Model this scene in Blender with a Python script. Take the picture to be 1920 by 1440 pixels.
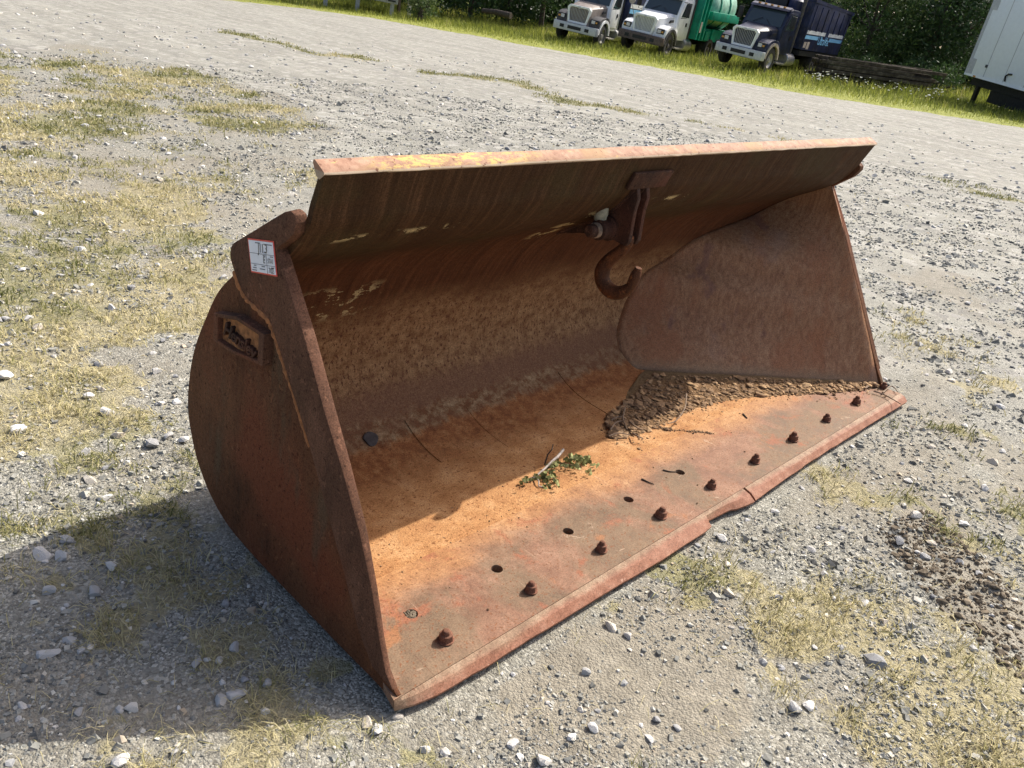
import bpy, bmesh, math, random
import numpy as np
from mathutils import Vector, Matrix

for o in list(bpy.data.objects): bpy.data.objects.remove(o, do_unlink=True)
scene = bpy.context.scene
COL = scene.collection
R = math.radians

# ------------------------------------------------------------------ camera
CAM = np.array([-0.981, -1.122, 1.681]); YAW, PITCH, ROLL, FPX = 0.84163, -0.44587, 0.14336, 1500.92
def cam_axes():
    cy, sy, cp, sp = math.cos(YAW), math.sin(YAW), math.cos(PITCH), math.sin(PITCH)
    f = np.array([sy*cp, cy*cp, sp]); r = np.array([cy, -sy, 0.0]); u = np.cross(r, f)
    cr, sr = math.cos(ROLL), math.sin(ROLL)
    return cr*r+sr*u, -sr*r+cr*u, f
AR, AU, AF = cam_axes()
cd = bpy.data.cameras.new('camera'); cam = bpy.data.objects.new('camera', cd); COL.objects.link(cam)
cd.sensor_width = 36; cd.lens = 36*FPX/1920; cd.clip_start = 0.05; cd.clip_end = 2000
cam.matrix_world = Matrix([[AR[i], AU[i], -AF[i], CAM[i]] for i in range(3)]+[[0, 0, 0, 1]])
scene.camera = cam
def spot(u, v, D):                     # a point of the place seen at photo pixel u,v at horizontal distance D
    d = AR*(u-960)/FPX - AU*(v-720)/FPX + AF
    return CAM + d*D/math.hypot(d[0], d[1])
def ground_at(u, v, z=0.0):
    d = AR*(u-960)/FPX - AU*(v-720)/FPX + AF
    return CAM + d*(z-CAM[2])/d[2]

# ------------------------------------------------------------------ world, sun, exposure
SUN = Vector((1.05, -0.05, 1.0)).normalized()
w = bpy.data.worlds.new('World'); scene.world = w; w.use_nodes = True
wn = w.node_tree; wn.nodes.clear()
sky = wn.nodes.new('ShaderNodeTexSky'); sky.sky_type = 'NISHITA'; sky.sun_disc = False
sky.sun_elevation = math.asin(SUN.z); sky.sun_rotation = math.atan2(SUN.x, SUN.y)
sky.air_density = 0.65; sky.dust_density = 4.5; sky.ozone_density = 0.3
bg = wn.nodes.new('ShaderNodeBackground'); bg.inputs[1].default_value = 0.15
wo = wn.nodes.new('ShaderNodeOutputWorld')
wn.links.new(sky.outputs[0], bg.inputs[0]); wn.links.new(bg.outputs[0], wo.inputs[0])
sd = bpy.data.lights.new('sun', 'SUN'); sd.energy = 3.9; sd.angle = R(0.55); sd.color = (1.0, 0.955, 0.88)
so = bpy.data.objects.new('sun', sd); COL.objects.link(so); so.location = (30, -5, 30)
so.rotation_euler = (-SUN).to_track_quat('-Z', 'Y').to_euler()
vs = scene.view_settings; vs.view_transform = 'Standard'; vs.look = 'None'; vs.exposure = 0.66; vs.gamma = 1.0
vs.use_curve_mapping = False

rng = np.random.default_rng(7); random.seed(7)

# ------------------------------------------------------------------ helpers
def tag(o, label=None, cat=None, group=None, kind=None):
    if label: o['label'] = label
    if cat: o['category'] = cat
    if group: o['group'] = group
    if kind: o['kind'] = kind
    return o
def empty(name, loc=(0, 0, 0), rot=(0, 0, 0)):
    o = bpy.data.objects.new(name, None); COL.objects.link(o); o.location = loc; o.rotation_euler = rot
    o.empty_display_size = 0.1
    return o
def link(name, me, mat=None, parent=None):
    if mat is not None and not me.materials: me.materials.append(mat)
    o = bpy.data.objects.new(name, me); COL.objects.link(o)
    if parent: o.parent = parent
    return o
def mesh_np(name, verts, faces, k=None, smooth=False):
    """verts (n,3), faces (m,k) arrays -> mesh, fast"""
    me = bpy.data.meshes.new(name); verts = np.asarray(verts, np.float32); faces = np.asarray(faces, np.int32)
    m, k = faces.shape
    me.vertices.add(len(verts)); me.vertices.foreach_set('co', verts.ravel())
    me.loops.add(m*k); me.loops.foreach_set('vertex_index', faces.ravel())
    me.polygons.add(m); me.polygons.foreach_set('loop_start', np.arange(0, m*k, k, dtype=np.int32))
    me.polygons.foreach_set('use_smooth', np.full(m, smooth))
    me.update(calc_edges=True); me.validate()
    return me
def attr(me, name, vals):
    a = me.attributes.new(name, 'FLOAT', 'POINT'); a.data.foreach_set('value', np.asarray(vals, np.float32).ravel())
class MB:
    """collects vertices and faces, builds one mesh object"""
    def __init__(s): s.v = []; s.f = []
    def add(s, vs_, fs_):
        b = len(s.v); s.v += [tuple(q) for q in vs_]; s.f += [tuple(i+b for i in f) for f in fs_]; return s
    def box(s, x0, x1, y0, y1, z0, z1):
        return s.add([(x, y, z) for z in (z0, z1) for y in (y0, y1) for x in (x0, x1)],
                     [(0, 2, 3, 1), (4, 5, 7, 6), (0, 1, 5, 4), (2, 6, 7, 3), (0, 4, 6, 2), (1, 3, 7, 5)])
    def prism_x(s, poly, x0, x1):
        """(y,z) polygon between two x (numbers or functions of z)"""
        f0 = x0 if callable(x0) else (lambda z: x0); f1 = x1 if callable(x1) else (lambda z: x1); n = len(poly)
        return s.add([(f0(z), y, z) for y, z in poly]+[(f1(z), y, z) for y, z in poly],
                     [tuple(range(n)), tuple(reversed(range(n, 2*n)))]+[(i, i+n, (i+1) % n+n, (i+1) % n) for i in range(n)])
    def prism_z(s, poly, z0, z1):
        n = len(poly)
        return s.add([(x, y, z0) for x, y in poly]+[(x, y, z1) for x, y in poly],
                     [tuple(reversed(range(n))), tuple(range(n, 2*n))]+[(i, (i+1) % n, (i+1) % n+n, i+n) for i in range(n)])
    def tube(s, pts, rad, n=8, cap=True):
        pts = [Vector(q) for q in pts]; m = len(pts)
        rad = rad if hasattr(rad, '__len__') else [rad]*m
        b = len(s.v); prev = None
        for i, q in enumerate(pts):
            t = (pts[min(i+1, m-1)]-pts[max(i-1, 0)]).normalized()
            if prev is None: a = t.orthogonal().normalized()
            else: a = (prev-t*prev.dot(t)).normalized()
            prev = a; c = t.cross(a)
            for k in range(n):
                th = 2*math.pi*k/n; s.v.append(tuple(q+(a*math.cos(th)+c*math.sin(th))*rad[i]))
        for i in range(m-1):
            for k in range(n): s.f.append((b+i*n+k, b+i*n+(k+1) % n, b+(i+1)*n+(k+1) % n, b+(i+1)*n+k))
        if cap: s.f.append(tuple(b+k for k in reversed(range(n)))); s.f.append(tuple(b+(m-1)*n+k for k in range(n)))
        return s
    def lathe(s, prof, n=24, axis='z', center=(0, 0, 0), cap=True):
        """prof: (radius, height) pairs"""
        b = len(s.v); m = len(prof)
        for r_, h in prof:
            for k in range(n):
                t = 2*math.pi*k/n; a, c = r_*math.cos(t), r_*math.sin(t)
                q = {'z': (a, c, h), 'x': (h, a, c), 'y': (c, h, a)}[axis]
                s.v.append(tuple(q[i]+center[i] for i in range(3)))
        for i in range(m-1):
            for k in range(n): s.f.append((b+i*n+k, b+i*n+(k+1) % n, b+(i+1)*n+(k+1) % n, b+(i+1)*n+k))
        if cap: s.f.append(tuple(b+k for k in reversed(range(n)))); s.f.append(tuple(b+(m-1)*n+k for k in range(n)))
        return s
    def loft(s, loops, cap=True):
        n = len(loops[0]); b = len(s.v)
        for l in loops: s.v += [tuple(q) for q in l]
        for i in range(len(loops)-1):
            for k in range(n): s.f.append((b+i*n+k, b+i*n+(k+1) % n, b+(i+1)*n+(k+1) % n, b+(i+1)*n+k))
        if cap: s.f.append(tuple(b+k for k in reversed(range(n)))); s.f.append(tuple(b+(len(loops)-1)*n+k for k in range(n)))
        return s
    def build(s, name, mat, parent=None, smooth=False, bevel=0, angle=40, seg=2):
        me = bpy.data.meshes.new(name); me.from_pydata(s.v, [], s.f)
        bm = bmesh.new(); bm.from_mesh(me); bmesh.ops.recalc_face_normals(bm, faces=bm.faces)
        if bevel:
            es = [e for e in bm.edges if len(e.link_faces) == 2 and e.calc_face_angle(0) > R(30)]
            bmesh.ops.bevel(bm, geom=es, offset=bevel, segments=seg, affect='EDGES', profile=0.6)
        bm.to_mesh(me); bm.free()
        if smooth or bevel:
            for q in me.polygons: q.use_smooth = True
            me.set_sharp_from_angle(angle=R(angle))
        return link(name, me, mat, parent)

# numpy value noise
def _h(ix, iy, seed):
    h = (ix.astype(np.int64)*374761393 + iy.astype(np.int64)*668265263 + seed*1274126177) & 0xffffffff
    h = ((h ^ (h >> 13))*1274126177) & 0xffffffff
    return ((h ^ (h >> 16)) & 0xffff)/65535.0
def vnoise(x, y, seed=0):
    ix, iy = np.floor(x), np.floor(y); fx, fy = x-ix, y-iy
    fx, fy = fx*fx*(3-2*fx), fy*fy*(3-2*fy)
    a, b, c, d = _h(ix, iy, seed), _h(ix+1, iy, seed), _h(ix, iy+1, seed), _h(ix+1, iy+1, seed)
    return (a*(1-fx)+b*fx)*(1-fy)+(c*(1-fx)+d*fx)*fy
def fbm(x, y, seed=0, octv=4):
    s = 0; a = .5; t = 0
    for i in range(octv):
        s = s+a*vnoise(x, y, seed+i*17); t += a; x, y, a = x*2.03+5.1, y*2.03+1.7, a*.5
    return s/t
def sstep(a, b, x):
    t = np.clip((x-a)/(b-a), 0, 1); return t*t*(3-2*t)
def inside(x, y, poly):
    r = np.zeros(x.shape, bool); n = len(poly); j = n-1
    for i in range(n):
        xi, yi = poly[i]; xj, yj = poly[j]
        c = ((yi > y) != (yj > y)) & (x < (xj-xi)*(y-yi)/(yj-yi+1e-12)+xi); r ^= c; j = i
    return r
def seg_dist(x, y, line):
    d = np.full(x.shape, 1e9)
    for (ax, ay), (bx, by) in zip(line[:-1], line[1:]):
        ux, uy = bx-ax, by-ay; t = np.clip(((x-ax)*ux+(y-ay)*uy)/(ux*ux+uy*uy), 0, 1)
        d = np.minimum(d, np.hypot(x-ax-t*ux, y-ay-t*uy))
    return d

# ------------------------------------------------------------------ materials
class NT:
    def __init__(s, name):
        s.m = bpy.data.materials.new(name); s.m.use_nodes = True; s.t = s.m.node_tree
        s.b = s.t.nodes['Principled BSDF']; s.out = s.t.nodes['Material Output']
        s.b.inputs['Specular IOR Level'].default_value = 0.35
    def n(s, ty, **k):
        q = s.t.nodes.new('ShaderNode'+ty)
        for a, b in k.items(): setattr(q, a, b)
        return q
    def put(s, sock, v):
        if hasattr(v, 'is_linked') or hasattr(v, 'node'): s.t.links.new(v, sock)
        elif isinstance(v, tuple) and len(v) == 3 and sock.type == 'RGBA': sock.default_value = (*v, 1)
        else: sock.default_value = v
    def obj(s): return s.n('TexCoord').outputs['Object']
    def at(s, name): return s.n('Attribute', attribute_name=name).outputs['Fac']
    def map(s, vec, scale=(1, 1, 1), loc=(0, 0, 0)):
        q = s.n('Mapping'); s.put(q.inputs['Vector'], vec); q.inputs['Scale'].default_value = scale; q.inputs['Location'].default_value = loc
        return q.outputs[0]
    def noise(s, vec, scale, detail=4, rough=.6, dist=0):
        q = s.n('TexNoise'); s.put(q.inputs['Vector'], vec); q.inputs['Scale'].default_value = scale
        q.inputs['Detail'].default_value = detail; q.inputs['Roughness'].default_value = rough; q.inputs['Distortion'].default_value = dist
        return q.outputs['Fac']
    def voro(s, vec, scale, feature='F1', out='Distance'):
        q = s.n('TexVoronoi', feature=feature); s.put(q.inputs['Vector'], vec); q.inputs['Scale'].default_value = scale
        return q.outputs[out]
    def ramp(s, f, *stops):
        q = s.n('ValToRGB'); s.put(q.inputs[0], f); e = q.color_ramp.elements
        while len(e) < len(stops): e.new(.5)
        for i, (p_, c) in enumerate(stops): e[i].position = p_; e[i].color = (*c, 1)
        return q.outputs[0]
    def mix(s, f, a, b, mode='MIX'):
        q = s.n('Mix', data_type='RGBA', blend_type=mode); s.put(q.inputs[0], f); s.put(q.inputs[6], a); s.put(q.inputs[7], b)
        return q.outputs[2]
    def math(s, op, a, b=0.5, clamp=False):
        q = s.n('Math', operation=op, use_clamp=clamp); s.put(q.inputs[0], a); s.put(q.inputs[1], b); return q.outputs[0]
    def step(s, v, a, b, lo=0., hi=1.):
        q = s.n('MapRange', interpolation_type='SMOOTHSTEP'); s.put(q.inputs['Value'], v)
        if a > b: a, b, lo, hi = b, a, hi, lo
        for k, x in zip(('From Min', 'From Max', 'To Min', 'To Max'), (a, b, lo, hi)): q.inputs[k].default_value = x
        return q.outputs[0]
    def xyz(s, v):
        q = s.n('SeparateXYZ'); s.put(q.inputs[0], v); return q.outputs
    def comb(s, x, y, z=0.):
        q = s.n('CombineXYZ'); s.put(q.inputs[0], x); s.put(q.inputs[1], y); s.put(q.inputs[2], z); return q.outputs[0]
    def bump(s, h, strength=.3, dist=.01, normal=None):
        q = s.n('Bump'); q.inputs['Strength'].default_value = strength; q.inputs['Distance'].default_value = dist; s.put(q.inputs['Height'], h)
        if normal is not None: s.put(q.inputs['Normal'], normal)
        return q.outputs[0]
    def grain(s, col, c, scale=230, lo=.62, hi=1.38):
        g = s.noise(c, scale, 3, .7)
        return s.mix(1., col, s.ramp(g, (.34, (lo,)*3), (.66, (hi,)*3)), 'MULTIPLY')
    def fin(s, col, rough=.8, nrm=None, metal=0., spec=None):
        s.put(s.b.inputs['Base Color'], col); s.put(s.b.inputs['Roughness'], rough); s.b.inputs['Metallic'].default_value = metal
        if nrm is not None: s.put(s.b.inputs['Normal'], nrm)
        if spec is not None: s.b.inputs['Specular IOR Level'].default_value = spec
        return s.m
def plain(name, col, rough=.6, metal=0., var=.12, scale=9., spec=.4):
    q = NT(name); c = q.obj(); n1 = q.noise(c, scale, 5, .65)
    d = tuple(x*(1-var*2) for x in col); e = tuple(min(1, x*(1+var)) for x in col)
    col_ = q.ramp(n1, (.3, d), (.7, e))
    if scale < 5: col_ = q.mix(q.math('MULTIPLY', q.step(q.noise(q.map(c, (4, 4, 1.2)), 1.7, 6, .7), .52, .72), .38), col_, (.17, .14, .11))
    return q.fin(col_, rough, q.bump(n1, .08, .004), metal, spec)

def rust_plate(name, dark, mid, hi, streak=(14, 14, 2.2), rough=.72, olive=None, red=(.17, .045, .025), spec=.3):
    q = NT(name); c = q.obj()
    n1 = q.noise(c, 3.2, 6, .62, .3); n2 = q.noise(q.map(c, streak), 1.6, 6, .7); n3 = q.noise(c, 75, 4, .7)
    col = q.ramp(q.math('ADD', q.math('MULTIPLY', n1, .55), q.math('MULTIPLY', n2, .45)), (.36, dark), (.5, mid), (.64, hi))
    if red: col = q.mix(q.step(q.noise(c, 2.1, 3, .5), .5, .66), col, red)
    if olive: col = q.mix(q.math('MULTIPLY', q.step(q.noise(q.map(c, (5, 5, 1.4), (3, 1, 2)), 1.5, 4), .52, .68), .7), col, olive)
    col = q.mix(q.step(n3, .56, .72), col, tuple(x*.5 for x in dark))
    col = q.mix(q.math('MULTIPLY', q.step(q.noise(c, 38, 3), .60, .72), .55), col, tuple(min(1, x*1.5) for x in hi))
    col = q.grain(col, c)
    return q.fin(col, q.ramp(n3, (.3, (rough-.06,)*3), (.7, (rough+.14,)*3)), q.bump(n3, .35, .004, q.bump(n1, .2, .02)), 0, spec*.4)

M = {}
M['side_rust'] = rust_plate('side_rust', (.062, .027, .013), (.112, .045, .021), (.155, .066, .031), olive=(.10, .068, .040), red=(.155, .048, .022))
M['doubler_rust'] = rust_plate('doubler_rust', (.075, .038, .023), (.12, .057, .034), (.175, .086, .052), red=(.17, .058, .028))
M['liner_rust'] = rust_plate('liner_rust', (.20, .105, .060), (.29, .150, .085), (.38, .215, .13), streak=(11, 11, 1.4), rough=.55, red=(.30, .11, .05), olive=(.27, .18, .10), spec=.5)
def liner_material():
    q = NT('liner_rust'); c = q.obj(); X, Y, Z = q.xyz(c)
    n0 = q.noise(q.map(c, (1.6, 1.6, .5)), 2.2, 5, .6); ns = q.noise(q.map(c, (26, 26, 1.4)), 2., 6, .7); nf = q.noise(c, 85, 4, .7); nm = q.noise(c, 24, 5, .7)
    col = q.ramp(ns, (.34, (.21, .102, .050)), (.5, (.295, .155, .078)), (.66, (.37, .212, .112)))
    col = q.mix(q.math('MULTIPLY', q.step(n0, .50, .66), .6), col, (.29, .115, .048))
    col = q.mix(q.math('MULTIPLY', q.step(q.noise(q.map(c, (1.3, 1.3, .9), (3, 0, 1)), 2.4, 4, .55), .56, .70), .55), col, (.29, .19, .14))  # paler purple-grey patches put a soft sheen into the colour
    col = q.mix(q.math('MULTIPLY', q.step(q.noise(q.map(c, (3, 3, 1), (7, 0, 2)), 1.8, 4, .55), .57, .63), .6), col, (.17, .085, .065))
    col = q.mix(q.math('MULTIPLY', q.step(nf, .55, .68), .6), col, (.12, .055, .034))
    col = q.mix(q.math('MULTIPLY', q.step(q.math('ADD', Z, q.math('MULTIPLY', nm, .06)), .15, .10), .6), col, (.22, .15, .085))
    col = q.grain(col, c)
    return q.fin(col, q.ramp(nm, (.3, (.42,)*3), (.7, (.68,)*3)), q.bump(nf, .45, .004, q.bump(nm, .2, .006)), 0, .25)
M['liner_rust'] = liner_material()
M['dark_iron'] = rust_plate('dark_iron', (.03, .018, .014), (.065, .033, .022), (.12, .058, .035), rough=.65, red=(.10, .035, .02))
M['bolt_rust'] = rust_plate('bolt_rust', (.10, .050, .033), (.18, .086, .055), (.26, .13, .083), rough=.75, red=(.20, .078, .047))
M['hook_rust'] = rust_plate('hook_rust', (.05, .025, .015), (.13, .05, .022), (.24, .09, .03), rough=.6)
M['weld'] = plain('weld_bead_rust', (.36, .14, .045), .8, var=.3, scale=60)
M['maker_floor'] = plain('maker_plate_floor', (.36, .15, .05), .8, var=.35, scale=45)
M['blade'] = rust_plate('blade_rust', (.17, .072, .046), (.27, .115, .075), (.36, .185, .12), streak=(6, 6, 6), rough=.62, red=(.28, .085, .052), olive=(.24, .165, .10))
def blade_material():
    q = NT('cutting_edge_rust'); c = q.obj(); X, Y, Z = q.xyz(c); nm = q.noise(c, 16, 6, .7); n0 = q.noise(c, 4, 5, .6); nf = q.noise(c, 90, 4, .7)
    top = q.ramp(nm, (.3, (.17, .10, .06)), (.5, (.27, .175, .11)), (.7, (.35, .25, .165)))
    tip = q.ramp(nm, (.3, (.175, .072, .042)), (.5, (.265, .12, .072)), (.7, (.35, .19, .125)))
    col = q.mix(q.step(q.math('ADD', Y, q.math('MULTIPLY', q.math('SUBTRACT', n0, .5), .05)), -.008, -.03), top, tip)
    col = q.mix(q.step(nf, .58, .68), col, (.16, .07, .04)); col = q.mix(q.math('MULTIPLY', q.step(q.noise(c, 30, 6, .75), .62, .68), .6), col, (.52, .33, .24))
    col = q.grain(col, c, 210, .7, 1.3)
    return q.fin(col, .7, q.bump(nf, .3, .003, q.bump(nm, .2, .006)), 0, .2)
M['blade'] = blade_material()
M['plug'] = plain('plug_steel', (.065, .055, .055), .5, var=.3, scale=40)

def shell_material():
    q = NT('shell_rust'); c = q.obj(); X, Y, Z = q.xyz(c); s = q.at('arc')
    uv = q.comb(X, s); st = q.comb(q.math('MULTIPLY', X, 16.), q.math('MULTIPLY', s, 1.5))
    st = q.comb(q.math('ADD', q.math('MULTIPLY', X, 34.), q.math('MULTIPLY', s, 3.)), q.math('MULTIPLY', s, 1.3))
    n0 = q.noise(uv, 2.6, 5, .6); ns = q.noise(st, 1.5, 7, .7); nf = q.noise(uv, 95, 3, .7); nm = q.noise(uv, 22, 5, .7)
    arc = q.math('ADD', s, q.math('MULTIPLY', q.math('SUBTRACT', n0, .5), .34))
    arc2 = q.math('ADD', s, q.math('MULTIPLY', q.math('SUBTRACT', q.noise(q.comb(q.math('MULTIPLY', X, 5.), q.math('MULTIPLY', s, .6)), 3, 6, .7), .5), .16))
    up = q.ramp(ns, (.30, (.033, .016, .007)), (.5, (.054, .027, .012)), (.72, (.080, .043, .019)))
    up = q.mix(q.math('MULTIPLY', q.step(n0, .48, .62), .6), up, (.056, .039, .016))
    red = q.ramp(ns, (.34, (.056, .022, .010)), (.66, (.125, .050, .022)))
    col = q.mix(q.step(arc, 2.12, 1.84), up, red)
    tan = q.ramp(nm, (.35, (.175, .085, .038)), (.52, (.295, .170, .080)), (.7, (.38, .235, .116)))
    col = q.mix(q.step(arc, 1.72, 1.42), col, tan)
    col = q.mix(q.math('MULTIPLY', q.step(q.noise(q.comb(q.math('MULTIPLY', X, 1.9), s), 52, 3, .6), .55, .63), q.step(arc, 1.75, 1.5)), col, (.115, .045, .026))
    col = q.mix(q.math('MULTIPLY', q.step(ns, .52, .66), .35), col, (.13, .060, .030))
    pur = q.mix(q.step(nf, .45, .6), (.165, .082, .046), (.215, .112, .064))
    col = q.mix(q.math('MULTIPLY', q.step(arc2, 1.24, 1.16), .8), col, pur)
    grey = q.ramp(nm, (.42, (.16, .068, .030)), (.54, (.27, .17, .090)), (.68, (.38, .27, .155)))
    col = q.mix(q.math('MULTIPLY', q.step(arc2, 1.10, 1.07), q.step(q.noise(q.comb(q.math('MULTIPLY', X, 1.), q.math('MULTIPLY', s, 3.)), 3.4, 4, .6), .36, .60, .25, 1.)), col, grey)
    low = q.ramp(nm, (.34, (.15, .054, .022)), (.5, (.27, .11, .042)), (.68, (.36, .185, .080)))
    col = q.mix(q.step(arc2, 1.01, .97), col, low)
    flo = q.ramp(q.noise(uv, 9, 6, .7), (.3, (.30, .135, .055)), (.5, (.42, .215, .09)), (.7, (.53, .31, .15)))
    col = q.mix(q.step(arc, .92, .70), col, flo)
    col = q.mix(q.math('MULTIPLY', q.step(q.noise(uv, 70, 3, .6), .58, .66), q.step(s, 1.3, .9)), col, (.19, .075, .03))
    # flakes of old cream paint clinging to the steel
    def band(v, a, b, e): return q.math('MULTIPLY', q.step(v, a-e, a+e), q.step(v, b+e, b-e))
    fl = q.noise(q.comb(q.math('MULTIPLY', X, 1.0), q.math('MULTIPLY', s, 1.5)), 10, 8, .72)
    z1 = q.math('MULTIPLY', band(X, .36, .66, .05), band(s, 1.58, 1.74, .03))
    z2 = q.math('MULTIPLY', band(X, .12, .62, .05), band(s, 2.255, 2.275, .012))
    z3 = q.math('MULTIPLY', band(X, 1.24, 1.34, .03), band(s, 1.92, 2.22, .04))
    z4 = q.math('MULTIPLY', band(X, 1.6, 1.8, .04), band(s, 2.27, 2.295, .01))
    zz = q.math('MAXIMUM', q.math('MAXIMUM', z1, z2), q.math('MAXIMUM', z3, z4))
    pm = q.math('MULTIPLY', q.step(fl, .54, .555), zz)
    col = q.mix(pm, col, (.46, .37, .19))
    col = q.grain(col, c)
    return q.fin(col, q.ramp(nm, (.3, (.65,)*3), (.7, (.88,)*3)), q.bump(nf, .3, .003, q.bump(nm, .25, .006)), 0, .12)
M['shell'] = shell_material()

def floor_material():
    q = NT('floor_rust'); c = q.obj(); X, Y, Z = q.xyz(c)
    n0 = q.noise(c, 2.4, 6, .62, .4); nm = q.noise(c, 11, 6, .7); nf = q.noise(c, 85, 4, .7)
    yy = q.math('ADD', Y, q.math('MULTIPLY', q.math('SUBTRACT', n0, .5), .36))
    orange = q.ramp(nm, (.3, (.30, .135, .055)), (.5, (.42, .215, .09)), (.7, (.53, .31, .15)))
    pink = q.ramp(nm, (.3, (.17, .085, .052)), (.5, (.25, .138, .088)), (.7, (.33, .20, .135)))
    olive = q.ramp(nm, (.3, (.13, .085, .052)), (.6, (.215, .145, .092)))
    col = q.mix(q.step(yy, .22, .42), pink, orange)
    col = q.mix(q.math('MULTIPLY', q.step(q.noise(q.map(c, (1, 1, 1), (4, 2, 0)), 2.3, 6, .65, .5), .44, .56), q.step(yy, .33, .20)), col, olive)
    col = q.mix(q.math('MULTIPLY', q.step(q.noise(q.map(c, (1, 1, 1), (1, 5, 0)), 6., 6, .7, .4), .56, .66), .7), col, (.30, .105, .055))
    col = q.mix(q.math('MULTIPLY', q.step(q.noise(q.map(c, (1, 1, 1), (9, 2, 0)), 4.3, 6, .7, .6), .60, .68), .55), col, (.36, .145, .055))
    col = q.mix(q.math('MULTIPLY', q.step(q.noise(q.map(c, (1, 1.4, 1), (2, 7, 0)), 5.2, 6, .75, 1.2), .64, .69), .55), col, (.50, .38, .27))
    col = q.mix(q.step(q.noise(c, 90, 3, .65), .57, .66), col, (.19, .08, .038))
    scr = q.noise(q.map(c, (70, 2.2, 1)), 1.5, 3, .6, .3)
    col = q.mix(q.math('MULTIPLY', q.step(scr, .66, .72), q.step(n0, .44, .58, .0, .5)), col, (.52, .37, .26))
    scr2 = q.noise(q.map(c, (40, 3.2, 1), (3, 1, 0)), 1.5, 3, .6, .8)
    col = q.mix(q.math('MULTIPLY', q.step(scr2, .68, .73), .45), col, (.13, .06, .035))
    sc = q.noise(q.map(c, (1, 7, 1)), 9, 5, .7, 1.5)
    col = q.mix(q.math('MULTIPLY', q.step(sc, .655, .68), .5), col, (.47, .33, .23))
    col = q.grain(col, c, 210, .72, 1.28)
    return q.fin(col, q.ramp(nm, (.3, (.6,)*3), (.7, (.88,)*3)), q.bump(nf, .25, .003, q.bump(nm, .15, .006)), 0, .2)
M['floor'] = floor_material()

def lip_material():
    q = NT('lip_rust'); c = q.obj(); X, Y, Z = q.xyz(c)
    nm = q.noise(c, 26, 6, .7); n0 = q.noise(c, 4, 5, .6)
    col = q.ramp(nm, (.3, (.24, .12, .072)), (.5, (.37, .21, .135)), (.7, (.48, .32, .215)))
    col = q.mix(q.math('MULTIPLY', q.step(n0, .5, .62), .7), col, (.38, .235, .11))
    ym = q.math('MULTIPLY', q.step(X, .18, .30), q.step(X, .95, .6))
    pm = q.math('MULTIPLY', q.step(q.noise(q.map(c, (1, 2.4, 2.4)), 24, 7, .8), .50, .54), ym)
    pm = q.math('MAXIMUM', pm, q.math('MULTIPLY', q.step(q.noise(q.map(c, (1, 3, 3)), 19, 6, .75), .60, .64), .8))
    col = q.mix(pm, col, (.56, .40, .13))
    col = q.mix(q.math('MULTIPLY', q.step(q.math('ADD', Z, q.math('MULTIPLY', nm, .006)), 1.2625, 1.2605), .8), col, (.42, .34, .24))
    col = q.mix(q.step(q.noise(c, 60, 3), .62, .7), col, (.16, .07, .04))
    return q.fin(col, .8, q.bump(nm, .35, .006))
M['lip'] = lip_material()

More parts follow.
